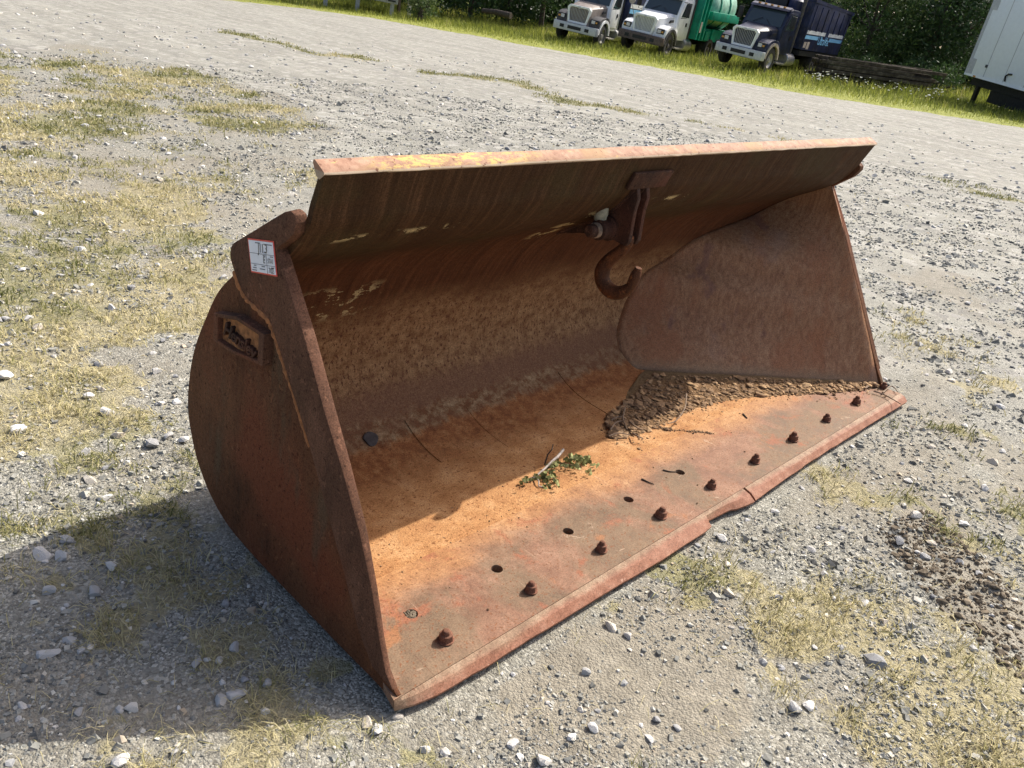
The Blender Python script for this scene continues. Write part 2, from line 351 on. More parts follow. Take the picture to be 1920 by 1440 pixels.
def ground_material():
    q = NT('yard_ground'); c = q.obj(); g = q.at('grass'); b = q.at('soil'); vg = q.at('verge'); rd = q.at('road'); gr = q.at('green')
    wc = q.n('VectorMath', operation='ADD'); q.put(wc.inputs[0], c); wn_ = q.n('TexNoise'); q.put(wn_.inputs['Vector'], c); wn_.inputs['Scale'].default_value = 30; sc_ = q.n('VectorMath', operation='SCALE'); q.put(sc_.inputs[0], wn_.outputs['Color']); sc_.inputs['Scale'].default_value = .012; q.put(wc.inputs[1], sc_.outputs[0]); cw = wc.outputs[0]
    v1 = q.voro(cw, 190); v1c = q.voro(cw, 190, out='Color'); v2 = q.voro(cw, 90); v2c = q.voro(cw, 90, out='Color'); v3 = q.voro(cw, 34); v3c = q.voro(cw, 34, out='Color')
    n1 = q.noise(c, 1.3, 6, .65); n2 = q.noise(c, 16, 6, .7); n4 = q.noise(c, .35, 4, .6); nfine = q.noise(c, 160, 3, .6)
    def grey(vc): return q.ramp(q.xyz(vc)[0], (.0, (.100, .098, .084)), (.3, (.188, .183, .156)), (.7, (.29, .282, .238)), (1., (.51, .495, .43)))
    stones = q.mix(q.step(q.math('ADD', q.math('MULTIPLY', n2, .6), q.math('MULTIPLY', n1, .4)), .46, .56), grey(v1c), grey(v2c))
    big = q.step(q.xyz(v3c)[1], .80, .84)
    stones = q.mix(q.math('MULTIPLY', big, q.step(v3, .42, .34)), stones, grey(v3c))
    soil = q.ramp(q.math('ADD', q.math('MULTIPLY', n2, .6), q.math('MULTIPLY', nfine, .4)), (.35, (.165, .146, .112)), (.5, (.25, .225, .177)), (.68, (.345, .314, .25)))
    col = q.mix(q.math('MULTIPLY', q.step(n1, .40, .62), .55), stones, soil)
    road = q.mix(.5, q.ramp(q.math('ADD', q.math('MULTIPLY', n2, .5), q.math('MULTIPLY', n4, .5)), (.36, (.190, .187, .165)), (.52, (.27, .266, .236)), (.66, (.35, .345, .306))), stones)
    rot = q.n('Mapping'); q.put(rot.inputs['Vector'], c); rot.inputs['Rotation'].default_value = (0, 0, R(20)); rot.inputs['Scale'].default_value = (1.0, .09, 1.0)
    trk = q.noise(rot.outputs[0], 2.6, 6, .65)
    road = q.mix(q.step(trk, .42, .62), road, q.mix(.5, road, (.40, .39, .34)))
    road = q.mix(q.math('MULTIPLY', q.step(trk, .40, .30), .45), road, (.27, .25, .23))
    grit = q.voro(c, 9., out='Color'); road = q.mix(q.math('MULTIPLY', q.step(q.xyz(grit)[0], .78, .92), .4), road, (.55, .53, .49))
    road = q.mix(q.math('MULTIPLY', q.step(q.xyz(grit)[1], .84, .95), .5), road, (.15, .145, .145))
    col = q.mix(q.math('MULTIPLY', rd, .8), col, road)
    col = q.mix(b, col, soil)
    dry = q.ramp(q.noise(c, 33, 6, .75), (.3, (.17, .142, .075)), (.5, (.31, .268, .145)), (.7, (.46, .40, .225)))
    green = q.ramp(q.noise(c, 24, 6, .7), (.3, (.11, .11, .04)), (.6, (.24, .225, .09)), (.75, (.36, .33, .15)))
    tuft = q.mix(gr, dry, green)
    col = q.mix(q.step(q.math('ADD', g, q.math('MULTIPLY', q.math('SUBTRACT', n2, .5), .9)), .42, .70, 0., .62), col, tuft)
    verge = q.ramp(q.noise(c, 2.2, 6, .7), (.3, (.12, .14, .035)), (.5, (.24, .26, .055)), (.7, (.35, .35, .09)))
    col = q.mix(vg, col, verge)
    h = q.math('ADD', q.math('MULTIPLY', v1, -.35), q.math('ADD', q.math('MULTIPLY', v2, -.5), q.math('MULTIPLY', n2, .6)))
    return q.fin(col, .92, q.bump(h, .55, .018), 0, .15)
M['ground'] = ground_material()

def attr_mat(name, at_, stops, rough=.85, trans=0., bumpy=0., spec=.2, scale=40):
    q = NT(name); f = q.at(at_); col = q.ramp(f, *stops)
    n = q.noise(q.obj(), scale, 4, .7)
    col = q.mix(.35, col, q.ramp(n, (.3, (.25, .25, .25)), (.7, (1.35, 1.35, 1.35))), 'MULTIPLY') if bumpy else col
    q.fin(col, rough, q.bump(n, bumpy, .006) if bumpy else None, 0, spec)
    if trans:
        tr = q.n('BsdfTranslucent'); q.put(tr.inputs[0], col); mx = q.n('MixShader'); mx.inputs[0].default_value = trans
        q.t.links.new(q.b.outputs[0], mx.inputs[1]); q.t.links.new(tr.outputs[0], mx.inputs[2]); q.t.links.new(mx.outputs[0], q.out.inputs[0])
    return q.m
M['gravel'] = attr_mat('gravel_stone', 'rnd', [(0, (.108, .108, .102)), (.25, (.195, .194, .176)), (.55, (.30, .297, .262)), (.75, (.40, .39, .34)), (.88, (.57, .555, .49)), (.94, (.44, .35, .24)), (1., (.72, .70, .65))], .9, bumpy=.3)
M['stone'] = attr_mat('loose_stone', 'rnd', [(0, (.22, .225, .235)), (.35, (.42, .415, .40)), (.7, (.62, .605, .57)), (.9, (.64, .57, .46)), (1., (.74, .73, .70))], .88, bumpy=.45, scale=55)
M['grass'] = attr_mat('dry_grass', 'rnd', [(0, (.085, .10, .025)), (.28, (.19, .195, .07)), (.5, (.31, .29, .125)), (.72, (.46, .405, .215)), (1., (.60, .53, .32))], .8, trans=.3)
M['verge_grass'] = attr_mat('verge_grass', 'rnd', [(0, (.10, .125, .025)), (.45, (.25, .28, .05)), (.8, (.40, .40, .085)), (.93, (.38, .30, .14)), (1, (.5, .43, .25))], .75, trans=.4)
M['leaf'] = attr_mat('tree_leaf', 'rnd', [(0, (.020, .042, .013)), (.5, (.042, .082, .024)), (.85, (.075, .125, .032)), (1, (.12, .16, .05))], .6, trans=.28, spec=.35)
M['branch_leaf'] = attr_mat('wilted_leaf', 'rnd', [(0, (.085, .09, .03)), (.5, (.24, .255, .085)), (1, (.46, .46, .20))], .65, trans=.2)
M['flower'] = attr_mat('white_flower', 'rnd', [(0, (.55, .56, .5)), (1, (.8, .8, .76))], .8, trans=.2)
M['bark'] = plain('bark', (.075, .058, .043), .9, var=.3, scale=14)
M['twig'] = plain('dry_twig', (.24, .17, .115), .85, var=.3, scale=60)
M['pale_twig'] = plain('pale_twig', (.42, .36, .31), .8, var=.25, scale=60)
def dirt_material():
    q = NT('bucket_dirt'); c = q.obj(); n = q.noise(c, 30, 6, .75); m_ = q.at('moss')
    col = q.ramp(n, (.3, (.11, .062, .032)), (.5, (.20, .118, .06)), (.7, (.32, .20, .10)))
    mo = q.ramp(n, (.3, (.13, .085, .045)), (.6, (.20, .135, .072)), (.75, (.28, .195, .11)))
    return q.fin(q.mix(m_, col, mo), .95, q.bump(n, .8, .015), 0, .1)
M['dirt'] = dirt_material()
M['chips'] = attr_mat('rust_chips', 'rnd', [(0, (.14, .085, .05)), (.4, (.30, .19, .105)), (.75, (.47, .30, .155)), (1, (.60, .42, .24))], .9, bumpy=.3)
M['clod'] = plain('clod_soil', (.19, .155, .112), .95, var=.35, scale=30, spec=.1)
M['paper'] = plain('sticker_paper', (.80, .83, .86), .45, var=.02)
M['red_ink'] = plain('sticker_red', (.72, .09, .06), .5, var=.05)
M['ink'] = plain('marker_ink', (.012, .012, .016), .5, var=.05)
M['grey_ink'] = plain('print_ink', (.16, .165, .18), .6, var=.05)
# vehicles
M['white_paint'] = plain('white_paint', (.84, .85, .84), .35, var=.06, scale=3)
M['navy_paint'] = plain('navy_paint', (.018, .024, .055), .35, var=.3, scale=3)
M['navy_box'] = plain('navy_box', (.016, .024, .075), .55, var=.35, scale=2)
M['green_paint'] = plain('green_paint', (.0, .28, .17), .5, var=.2, scale=2.5)
M['pale_green'] = plain('pale_green_paint', (.30, .55, .42), .55, var=.2, scale=3)
M['black_plastic'] = plain('black_plastic', (.018, .018, .019), .5, var=.3)
M['fender_grey'] = plain('faded_black_fender', (.075, .072, .072), .55, var=.3)
M['fender_tan'] = plain('faded_tan_fender', (.42, .36, .30), .6, var=.15)
M['hood_brown'] = plain('faded_hood', (.27, .225, .195), .5, var=.2, scale=4)
M['chrome'] = plain('grille_metal', (.5, .5, .5), .4, .3, .08)
M['bumper_grey'] = plain('grey_bumper', (.55, .56, .58), .4, .1, .1)
M['bumper_brown'] = plain('brown_bumper', (.13, .095, .085), .7, var=.25)
M['glass'] = NT('window_glass').fin((.035, .05, .055), .06, spec=.8)
M['lens'] = plain('headlamp_lens', (.55, .57, .58), .15, .3, .08)
M['amber'] = plain('amber_lens', (.62, .30, .06), .25, var=.08)
M['tyre'] = plain('tyre_rubber', (.035, .033, .032), .85, var=.3)
M['rim'] = plain('wheel_rim', (.45, .43, .40), .45, .4, .2)
M['rim_dark'] = plain('wheel_rim_dark', (.09, .08, .075), .7, .1, .25)
M['tank'] = plain('fuel_tank', (.40, .40, .40), .35, .6, .2)
M['stripe_blue'] = plain('stripe_light_blue', (.23, .52, .78), .5, var=.05)
M['trailer_white'] = plain('trailer_white', (.86, .90, .92), .5, var=.03, scale=6)
M['timber'] = rust_plate('weathered_timber', (.025, .021, .016), (.070, .058, .045), (.16, .138, .11), streak=(1.2, 12, 12), red=None, rough=.9)
M['concrete'] = plain('pale_panel', (.38, .38, .36), .8, var=.2)

# ------------------------------------------------------------------ ground zones (world coordinates, metres)
FIELD = [(2.5, 12.3), (4.8, 15.4), (5.2, 12.35), (5.2, 9.6), (4.2, 6.5), (2.27, 4.2), (1.24, 3.27), (.4, 2.05), (.06, 1.33), (-.54, 1.28), (-9, 3), (-9, 14)]
SHADEZ = [(-.54, 1.28), (.06, 1.33), (.01, .7), (.01, .25), (-.03, .04), (-.76, .47), (-4, 1.0), (-4, 2.2)]
BOTTOM = [(-.76, .49), (.02, -.02), (.25, -.2), (.06, -.40), (-1.2, .5)]
SOILZ = [(.3, -.12), (.49, -.07), (1.04, -.11), (1.07, -.28), (.8, -.54), (.35, -.43), (.2, -.28)]
RIGHTG = [(1.32, -.08), (1.87, -.08), (2.18, -.29), (1.78, -.62), (1.66, -1.08), (1.22, -1.3), (.71, -.85), (.92, -.51), (1.1, -.2)]
MOUND = [(2.02, -.44), (2.35, -.54), (2.14, -.88), (2.03, -.98), (1.58, -1.1), (1.67, -.88), (1.81, -.65)]
RIGHT = [(4.94, .84), (6.63, .18), (2.74, -.8), (2.48, -.49), (3.29, -.15), (3.72, .19)]
STRIP = [(9.1, 18.8), (9.3, 16.8), (10.1, 15.1), (10.7, 13.4), (12., 11.7), (12.15, 8.35), (13., 6.5), (12.75, 4.), (12.8, 1.9), (12.3, -3)]
VERGE = [(2., 36), (17, 34.4), (20.8, 34.5), (23.2, 32), (24.3, 28), (24.7, 23.1), (26., 18.1), (27., 12.5), (28.7, 9.6), (30.6, 6.3), (33, 1), (36, -12), (44, -60), (130, -90), (130, 120), (-60, 120), (-40, 38)]
def zones(x, y):
    d = np.hypot(x-CAM[0], y-CAM[1])
    wx = x+(fbm(x/(.25+.05*d), y/(.25+.05*d), 3)-.5)*(.25+.16*d); wy = y+(fbm(x/(.25+.05*d), y/(.25+.05*d), 9)-.5)*(.25+.16*d)
    wt = 0
    for k_ in range(5):                                   # soft zone borders
        ax, ay = wx+math.cos(k_*1.257)*(.06+.05*d), wy+math.sin(k_*1.257)*(.06+.05*d)
        w1 = np.where(sstep(3., 6., d) > .5, .10, .58)
        for poly, v in ((FIELD, .84), (SHADEZ, .78), (BOTTOM, .76), (RIGHT, .66), (RIGHTG, .72), (SOILZ, .05), (MOUND, .15)):
            w1 = np.where(inside(ax, ay, poly), v, w1)
        wt = wt+w1/5
    road = sstep(2.5, 7, d)*(1-inside(wx, wy, FIELD))
    sdist = seg_dist(wx, wy, STRIP)
    strip = sstep(.75, .1, sdist)
    n = fbm(x*2.6, y*2.6, 21, 4)*.45+fbm(x*8.5, y*8.5, 23, 3)*.33+fbm(x*.7, y*.7, 22, 3)*.22
    f_ = sstep(4, 9, d); n2 = fbm(x*.8, y*.8, 31, 5)*.6+fbm(x*2.8, y*2.8, 33, 4)*.4
    n = n*(1-f_)+n2*f_
    g = sstep(-.02, .16, n-(.80-.50*wt))
    g = np.maximum(g, strip*sstep(.42, .56, fbm(x*.8, y*.8, 41, 3))*.9)
    soil = np.where(inside(wx, wy, SOILZ), .85, 0)+np.where(inside(wx, wy, MOUND), .8, 0)
    soil = np.maximum(soil, .6*sstep(.60, .70, fbm(x*1.3, y*1.3, 51, 3))*(d < 8))
    # the verge edge is gently uneven
    vx = x+(fbm(x*.5, y*.5, 61)-.5)*1.2; vy = y+(fbm(x*.5, y*.5, 63)-.5)*1.2
    vg = inside(vx, vy, VERGE)*1.0
    green = sstep(.50, .72, fbm(x*1.6, y*1.6, 71, 4)+.06*sstep(4, 10, d)+.22*strip)
    return g, np.clip(soil, 0, 1), vg, road, green
def ground_z(x, y):
    d = np.hypot(x-1.7, y-.5)
    z = (fbm(x*2.3, y*2.3, 81, 4)-.5)*.035+(fbm(x*9, y*9, 82, 3)-.5)*.014
    mo = 0
    for k_ in range(12):
        rr_ = .05 if k_ % 2 else .11
        mo = mo+inside(x+rr_*math.cos(k_*.5236), y+rr_*math.sin(k_*.5236), MOUND)/12.
    z = z+sstep(.25, 1., mo)*(.006+.022*sstep(.40, .75, fbm(x*9, y*9, 83, 3)))
    ex = np.maximum(np.maximum(-.05-x, x-3.45), 0); ey = np.maximum(np.maximum(-.12-y, y-1.25), 0)
    near = sstep(.35, 0., np.hypot(ex, ey))
    z = z*(1-near)+near*(np.minimum(z, .0)*.5-.012)
    return z

# ------------------------------------------------------------------ ground sheet
def build_ground():
    c = CAM[:2]
    az = np.concatenate([np.arange(-58, 58, .36), np.arange(58, 302, 6.)])*math.pi/180+YAW
    rr = np.concatenate([[.02, .4], np.exp(np.arange(math.log(.8), math.log(60), .0115)), np.geomspace(62, 1500, 22)])
    A, Rr = np.meshgrid(az, rr); x = c[0]+np.sin(A)*Rr; y = c[1]+np.cos(A)*Rr
    na, nr = len(az), len(rr); z = ground_z(x.ravel(), y.ravel())
    V = np.stack([x.ravel(), y.ravel(), z], 1)
    i, j = np.meshgrid(np.arange(nr-1), np.arange(na), indexing='ij'); j2 = (j+1) % na
    F = np.stack([i*na+j, (i+1)*na+j, (i+1)*na+j2, i*na+j2], -1).reshape(-1, 4)[:, ::-1]
    me = mesh_np('ground', V, F, smooth=True)
    g, b, vg, rd, gr = zones(x.ravel(), y.ravel())
    for n_, v_ in (('grass', g), ('soil', b), ('verge', vg), ('road', rd), ('green', gr)): attr(me, n_, v_)
    return tag(link('ground', me, M['ground']), kind='structure')
build_ground()

# ------------------------------------------------------------------ gravel, grass (uncountable)
CUBE_V = np.array([(x, y, z) for z in (-1, 1) for y in (-1, 1) for x in (-1, 1)], float)*.58
CUBE_F = np.array([(0, 2, 3, 1), (4, 5, 7, 6), (0, 1, 5, 4), (2, 6, 7, 3), (0, 4, 6, 2), (1, 3, 7, 5)])
def rand_rot(n):
    q = rng.normal(size=(n, 4)); q /= np.linalg.norm(q, axis=1)[:, None]; w_, x, y, z = q.T
    return np.stack([np.stack([1-2*(y*y+z*z), 2*(x*y-z*w_), 2*(x*z+y*w_)], -1), np.stack([2*(x*y+z*w_), 1-2*(x*x+z*z), 2*(y*z-x*w_)], -1), np.stack([2*(x*z-y*w_), 2*(y*z+x*w_), 1-2*(x*x+y*y)], -1)], 1)
def rocks(name, pos, size, flat, base_v, base_f, mat, rnd, jitter=.35, smooth=False):
    n = len(pos); k = len(base_v)
    V = base_v[None]*(1+rng.normal(0, jitter, (n, k, 1))*.55)+rng.normal(0, jitter*.22, (n, k, 3))
    V = V*rng.uniform(.6, 1.3, (n, 1, 3)); V = np.einsum('nij,nkj->nki', rand_rot(n), V)
    V[:, :, 2] *= flat; V = V*size[:, None, None]+pos[:, None, :]
    F = (base_f[None]+(np.arange(n)*k)[:, None, None]).reshape(-1, base_f.shape[1])
    me = mesh_np(name, V.reshape(-1, 3), F, smooth=smooth); attr(me, 'rnd', np.repeat(rnd, k))
    return me
def sample_ground(n, r0, r1, pw, spread=56):
    u = rng.random(n); e = 1-pw+1       # density ~ r^-pw per m2
    r = (r0**e+u*(r1**e-r0**e))**(1/e); a = YAW+rng.uniform(-spread, spread, n)*math.pi/180
    return CAM[0]+np.sin(a)*r, CAM[1]+np.cos(a)*r, r
def off_bucket(x, y): return ~((x > -.03) & (x < 3.43) & (y > -.07) & (y < 1.19))

x, y, r = sample_ground(210000, 1.25, 15, 1.75)
g, b, vg, rd, gr = zones(x, y)
cl = fbm(x*3.1, y*3.1, 91, 3)
keep = off_bucket(x, y) & (rng.random(len(x)) < np.clip((1-.5*g)*(1-.75*b)*(.18+1.5*sstep(.38, .66, cl)), 0, 1)) & (vg < .5)
x, y, r = x[keep], y[keep], r[keep]
s = .0043*(r/2)**.5*np.exp(rng.normal(0, .48, len(x))); s = np.clip(s, .002, .022*(r/3)**.5)
pos = np.stack([x, y, ground_z(x, y)+s*.05], 1)
rn = np.clip(rng.beta(2.0, 1.9, len(x))+.04*rng.normal(size=len(x)), 0, 1)
tag(link('gravel', rocks('gravel', pos, s, .75, CUBE_V, CUBE_F, M['gravel'], rn), M['gravel']), 'loose grey crushed gravel spread over the yard', 'gravel', kind='stuff')

ico = bmesh.new(); bmesh.ops.create_icosphere(ico, subdivisions=1, radius=1)
ICO_V = np.array([v.co[:] for v in ico.verts]); ICO_F = np.array([[v.index for v in f.verts] for f in ico.faces]); ico.free()
ico = bmesh.new(); bmesh.ops.create_icosphere(ico, subdivisions=2, radius=1)
ICO2_V = np.array([v.co[:] for v in ico.verts]); ICO2_F = np.array([[v.index for v in f.verts] for f in ico.faces]); ico.free()
x, y, r = sample_ground(4800, 1.3, 24, 1.3)
g, b, vg, rd, gr = zones(x, y); keep = off_bucket(x, y) & (vg < .5) & (rng.random(len(x)) < 1-.45*b-.3*rd)
x, y, r = x[keep], y[keep], r[keep]
s = np.clip(.0076*(r/2)**.6*np.exp(rng.normal(0, .42, len(x))), .004, .04)
pos = np.stack([x, y, ground_z(x, y)+s*.15], 1)
tag(link('coarse_gravel', rocks('coarse_gravel', pos, s, .62, ICO_V, ICO_F, M['stone'], rng.beta(1.6, 1.5, len(x)), .3), M['stone']), 'coarser pale stone chips mixed into the gravel', 'gravel', kind='stuff')

def blades(name, x, y, z, h, wd, lean, mat, rnd, parent=None):
    n = len(x); a = rng.uniform(0, 2*math.pi, n); fx, fy = np.cos(a), np.sin(a); tx, ty = -fy, fx
    tw = rng.uniform(-.6, .6, n)
    def ring(t, wf, ln):
        cx = x+fx*np.sin(ln)*h*t; cy = y+fy*np.sin(ln)*h*t; cz = z+np.cos(ln)*h*t
        return np.stack([cx-tx*wd*wf, cy-ty*wd*wf, cz-wd*wf*tw], -1), np.stack([cx+tx*wd*wf, cy+ty*wd*wf, cz+wd*wf*tw], -1)
    a0, a1 = ring(0., .5, lean*0); b0, b1 = ring(.55, .45, lean*.75); c0, c1 = ring(1., .06, np.minimum(lean*1.2, 1.62))
    V = np.stack([a0, a1, b0, b1, c0, c1], 1).reshape(-1, 3); o = (np.arange(n)*6)[:, None]
    F = np.concatenate([o+np.array([0, 1, 3, 2]), o+np.array([2, 3, 5, 4])])
    me = mesh_np(name, V, F, smooth=True); attr(me, 'rnd', np.repeat(rnd, 6))
    return link(name, me, mat, parent)
# dry tufts of the yard
tx, ty, r = sample_ground(40000, 1.25, 26, 1.35)
g, b, vg, rd, gr = zones(tx, ty)
clump = sstep(.42, .60, fbm(tx*11, ty*11, 611, 3))*(1-sstep(4, 9, r))+sstep(4, 9, r)
keep = (rng.random(len(tx)) < (.02+.98*g)*(.12+.88*clump)) & (vg < .5) & off_bucket(tx, ty) & (g > .03)
tx, ty, r, g, gr = tx[keep], ty[keep], r[keep], g[keep], gr[keep]
nb = 15; X_ = np.repeat(tx, nb); Y_ = np.repeat(ty, nb); rr = np.repeat(r, nb); G_ = np.repeat(g, nb)
spread = .026*(rr/2)**.6; X_ = X_+rng.normal(0, 1, len(X_))*spread; Y_ = Y_+rng.normal(0, 1, len(X_))*spread
tone = np.repeat(np.clip(.76-.46*gr+rng.normal(0, .12, len(tx)), .0, 1), nb)+rng.normal(0, .13, len(X_))
k = off_bucket(X_, Y_)
X_, Y_, rr, tone = X_[k], Y_[k], rr[k], np.clip(tone[k], 0, 1)
tag(blades('grass_tufts', X_, Y_, ground_z(X_, Y_)-.002, rng.uniform(.016, .062, len(X_))*(rr/2.2)**.12, .0024*(rr/2)**.75*rng.uniform(.7, 1.4, len(X_)), rng.uniform(.35, 1.45, len(X_)), M['grass'], tone),
    'short straw-yellow and green grass growing through the gravel', 'grass', kind='stuff')
# loose straw lying flat
sx_, sy_, r = sample_ground(60000, 1.25, 12, 1.6); g, b, vg, rd, gr = zones(sx_, sy_)
k = off_bucket(sx_, sy_) & (rng.random(len(sx_)) < .04+.75*g); sx_, sy_, r = sx_[k], sy_[k], r[k]
tag(blades('loose_straw', sx_, sy_, ground_z(sx_, sy_)+.003, rng.uniform(.02, .07, len(sx_)), .0019*(r/2)**.75*rng.uniform(.7, 1.3, len(sx_)), rng.uniform(1.35, 1.5, len(sx_)), M['grass'], np.clip(rng.normal(.80, .14, len(sx_)), 0, 1)),
    'dead straw-coloured grass stalks matted flat on the gravel', 'straw', kind='stuff')
# tall bright grass of the far verge
n = 130000
a = YAW+rng.uniform(-50, 48, n)*math.pi/180; r = 24+rng.random(n)**.75*36
x, y = CAM[0]+np.sin(a)*r, CAM[1]+np.cos(a)*r
g, b, vg, rd, gr = zones(x, y); keep = vg > .5
x, y, r = x[keep], y[keep], r[keep]
inn = np.minimum(seg_dist(x, y, VERGE[:13]), 15)
pat = fbm(x*.45, y*.45, 101, 3)
hh = (.07+.27*sstep(.3, 5.5, inn)+.25*sstep(8, 14, inn))*(.6+.9*pat)*rng.uniform(.6, 1.25, len(x))
tone = np.clip(.45+rng.normal(0, .2, len(x))+.35*(pat-.5)-.22*sstep(1, 5, inn)+.45*sstep(.62, .7, fbm(x*.7, y*.7, 103, 3))*sstep(2, 5, inn), 0, 1)
tag(blades('verge_grass', x, y, np.full(len(x), -.03), hh, .018*(r/35)*rng.uniform(.6, 1.3, len(x)), rng.uniform(.1, .8, len(x)), M['verge_grass'], tone),
    'tall bright green grass of the verge in front of the parked trucks', 'grass', kind='stuff')

# ------------------------------------------------------------------ loose stones one can point at
STONES = [(125, 1013, 30), (80, 1037, 34), (115, 1040, 36), (92, 1110, 28), (210, 1068, 26), (180, 1113, 36), (93, 1227, 34), (133, 1200, 26), (440, 1213, 28), (413, 1236, 20), (367, 1244, 30),
 (445, 1301, 32), (412, 1312, 34), (500, 1278, 26), (250, 1333, 26), (148, 1336, 22), (42, 1324, 20), (327, 1413, 22), (233, 1431, 34), (1147, 1172, 30), (1179, 1191, 20), (1365, 1109, 28), (1544, 1076, 24),
 (1685, 1022, 28), (1732, 1046, 24), (1356, 1008, 26), (1365, 1053, 22), (1521, 1029, 18), (1490, 1330, 34), (1516, 1322, 30), (1232, 1347, 22), (1271, 1364, 22), (1113, 1371, 26), (1634, 1179, 16),
 (1623, 1131, 18), (1459, 1121, 20), (1702, 907, 18), (1715, 976, 24), (690, 1351, 30), (799, 1398, 26), (746, 1338, 22), (964, 1390, 24), (1099, 1257, 24), (1071, 1383, 22), (1016, 1422, 34),
 (73, 616, 26), (210, 581, 22), (245, 544, 20), (417, 521, 22), (15, 708, 32), (37, 809, 34), (200, 779, 30), (220, 824, 26), (157, 854, 26), (287, 836, 34), (315, 823, 28), (341, 829, 24), (167, 898, 28),
 (198, 930, 24), (293, 701, 22), (185, 684, 24), (307, 644, 16), (13, 599, 22), (170, 744, 22), (190, 731, 18), (150, 470, 22), (205, 430, 14), (330, 760, 22), (1780, 700, 18), (1860, 870, 20), (1810, 800, 16), (1745, 840, 18)]
stone_meshes = []
for i in range(10):
    V = ICO2_V.copy(); nz = np.stack([fbm(V[:, 0]*1.3+i*7+k*3, V[:, 1]*1.3+V[:, 2]*.9+k, 200+i, 3) for k in range(3)], 1)-.5
    V = V*(1+nz[:, :1]*.5)+nz*.35
    for _ in range(11):                                        # broken facets
        d = rng.normal(size=3); d /= np.linalg.norm(d); h = rng.uniform(.38, .75); over = np.maximum(V@d-h, 0); V = V-over[:, None]*d*.98
    V = V*np.array([1.15, .85, .62])
    me = mesh_np('loose_stone', V, ICO2_F); attr(me, 'rnd', np.full(len(V), [.35, .62, .75, .2, .85, .98, .55, .7, .45, .9][i])); me.materials.append(M['stone']); stone_meshes.append(me)
stone_bins = {0: [], 1: [], 2: [], 3: []}
for i, (u, v, px) in enumerate(STONES):
    q = ground_at(u, v); d = np.linalg.norm(q-CAM); rad = px*d/FPX*.5*.98
    me = stone_meshes[(i*7+i//10) % 10]; shaded = (u < 520 and 1000 < v < 1345)
    if shaded: me = stone_meshes[[0, 1, 6, 8, 2][i % 5]]  # duller stone meshes here put the bucket's shadow into their colour
    o = link('loose_stone', me); o.location = (q[0], q[1], float(ground_z(np.array([q[0]]), np.array([q[1]]))[0])+rad*.22)
    o.scale = (rad,)*3; o.rotation_euler = (rng.uniform(-.25, .25), rng.uniform(-.25, .25), rng.uniform(0, 6.28))
    key = 0 if shaded else 1 if u < 600 else 2 if (v > 1150 and u < 1330) else 3
    stone_bins[key].append((u, v, px, o))
NTH = ['first', 'second', 'third', 'fourth', 'fifth', 'sixth', 'seventh', 'eighth', 'ninth', 'tenth', 'eleventh', 'twelfth', 'thirteenth', 'fourteenth', 'fifteenth', 'sixteenth', 'seventeenth', 'eighteenth', 'nineteenth', 'twentieth', 'twenty-first', 'twenty-second', 'twenty-third', 'twenty-fourth', 'twenty-fifth', 'twenty-sixth', 'twenty-seventh', 'twenty-eighth']
for key, (kind_, place, grp) in enumerate((('grey broken stone', 'in the shadow left of the bucket', 'stones in the bucket shadow'), ('pale stone', 'in the sunlit dry grass left of the bucket', 'stones in the dry grass'), ('pale stone', 'on the bare dirt below the cutting edge', 'stones below the cutting edge'), ('pale stone', 'in the grassy gravel right of the cutting edge', 'stones right of the bucket'))):
    for k_, (u, v, px, o) in enumerate(sorted(stone_bins[key], key=lambda a_: a_[0])):
        tag(o, '%s%s %s, %s from the left' % ('large ' if px >= 32 else 'small ' if px <= 18 else '', kind_, place, NTH[k_]), 'stone', grp)
# dark soil clods of the little dug-up ridge on the right
n = 1500; x = rng.uniform(1.55, 2.4, n*4); y = rng.uniform(-1.12, -.4, n*4); k = inside(x, y, MOUND); x, y = x[k][:n], y[k][:n]
s = np.clip(.0046*np.exp(rng.normal(0, .5, len(x))), .002, .018)
tag(link('soil_clods', rocks('soil_clods', np.stack([x, y, ground_z(x, y)+s*.1], 1), s, .8, ICO_V, ICO_F, M['clod'], rng.random(len(x)), .35), M['clod']), 'dark crumbled soil clods in a low ridge right of the bucket', 'soil', kind='stuff')

# ================================================================== the bucket
W = 3.4
def offx(z): return .026+(z-.05)*.055
bucket = tag(empty('loader_bucket', (0, 0, 0)), 'large rusty steel wheel loader bucket lying on the gravel yard', 'bucket')
IN = np.array([(.40, .045), (.687, .045), (.88, .058), (1.008, .104), (1.095, .173), (1.141, .244), (1.168, .324), (1.162, .43), (1.127, .55), (1.06, .67), (.983, .785), (.868, .887), (.67, 1.003), (.572, 1.105), (.545, 1.165), (.503, 1.256)])
def catmull(P, n=6):
    P = np.vstack([2*P[0]-P[1], P, 2*P[-1]-P[-2]]); out = []
    for i in range(1, len(P)-2):
        p0, p1, p2, p3 = P[i-1:i+3]
        for k_ in range(n):
            t = k_/n; out.append(.5*((2*p1)+(-p0+p2)*t+(2*p0-5*p1+4*p2-p3)*t*t+(-p0+3*p1-3*p2+p3)*t**3))
    out.append(P[-2]); return np.array(out)
PROF = catmull(IN); ARC = np.concatenate([[0], np.cumsum(np.linalg.norm(np.diff(PROF, axis=0), axis=1))])+.40
TAN = np.gradient(PROF, axis=0); TAN /= np.linalg.norm(TAN, axis=1)[:, None]; NRM = np.stack([TAN[:, 1], -TAN[:, 0]], 1)   # outward (back / down)
def on_shell(X, s_, lift=0.):
    y_ = np.interp(s_, ARC, PROF[:, 0]); z_ = np.interp(s_, ARC, PROF[:, 1]); ny = np.interp(s_, ARC, NRM[:, 0]); nz = np.interp(s_, ARC, NRM[:, 1])
    return (X, y_-ny*lift, z_-nz*lift)
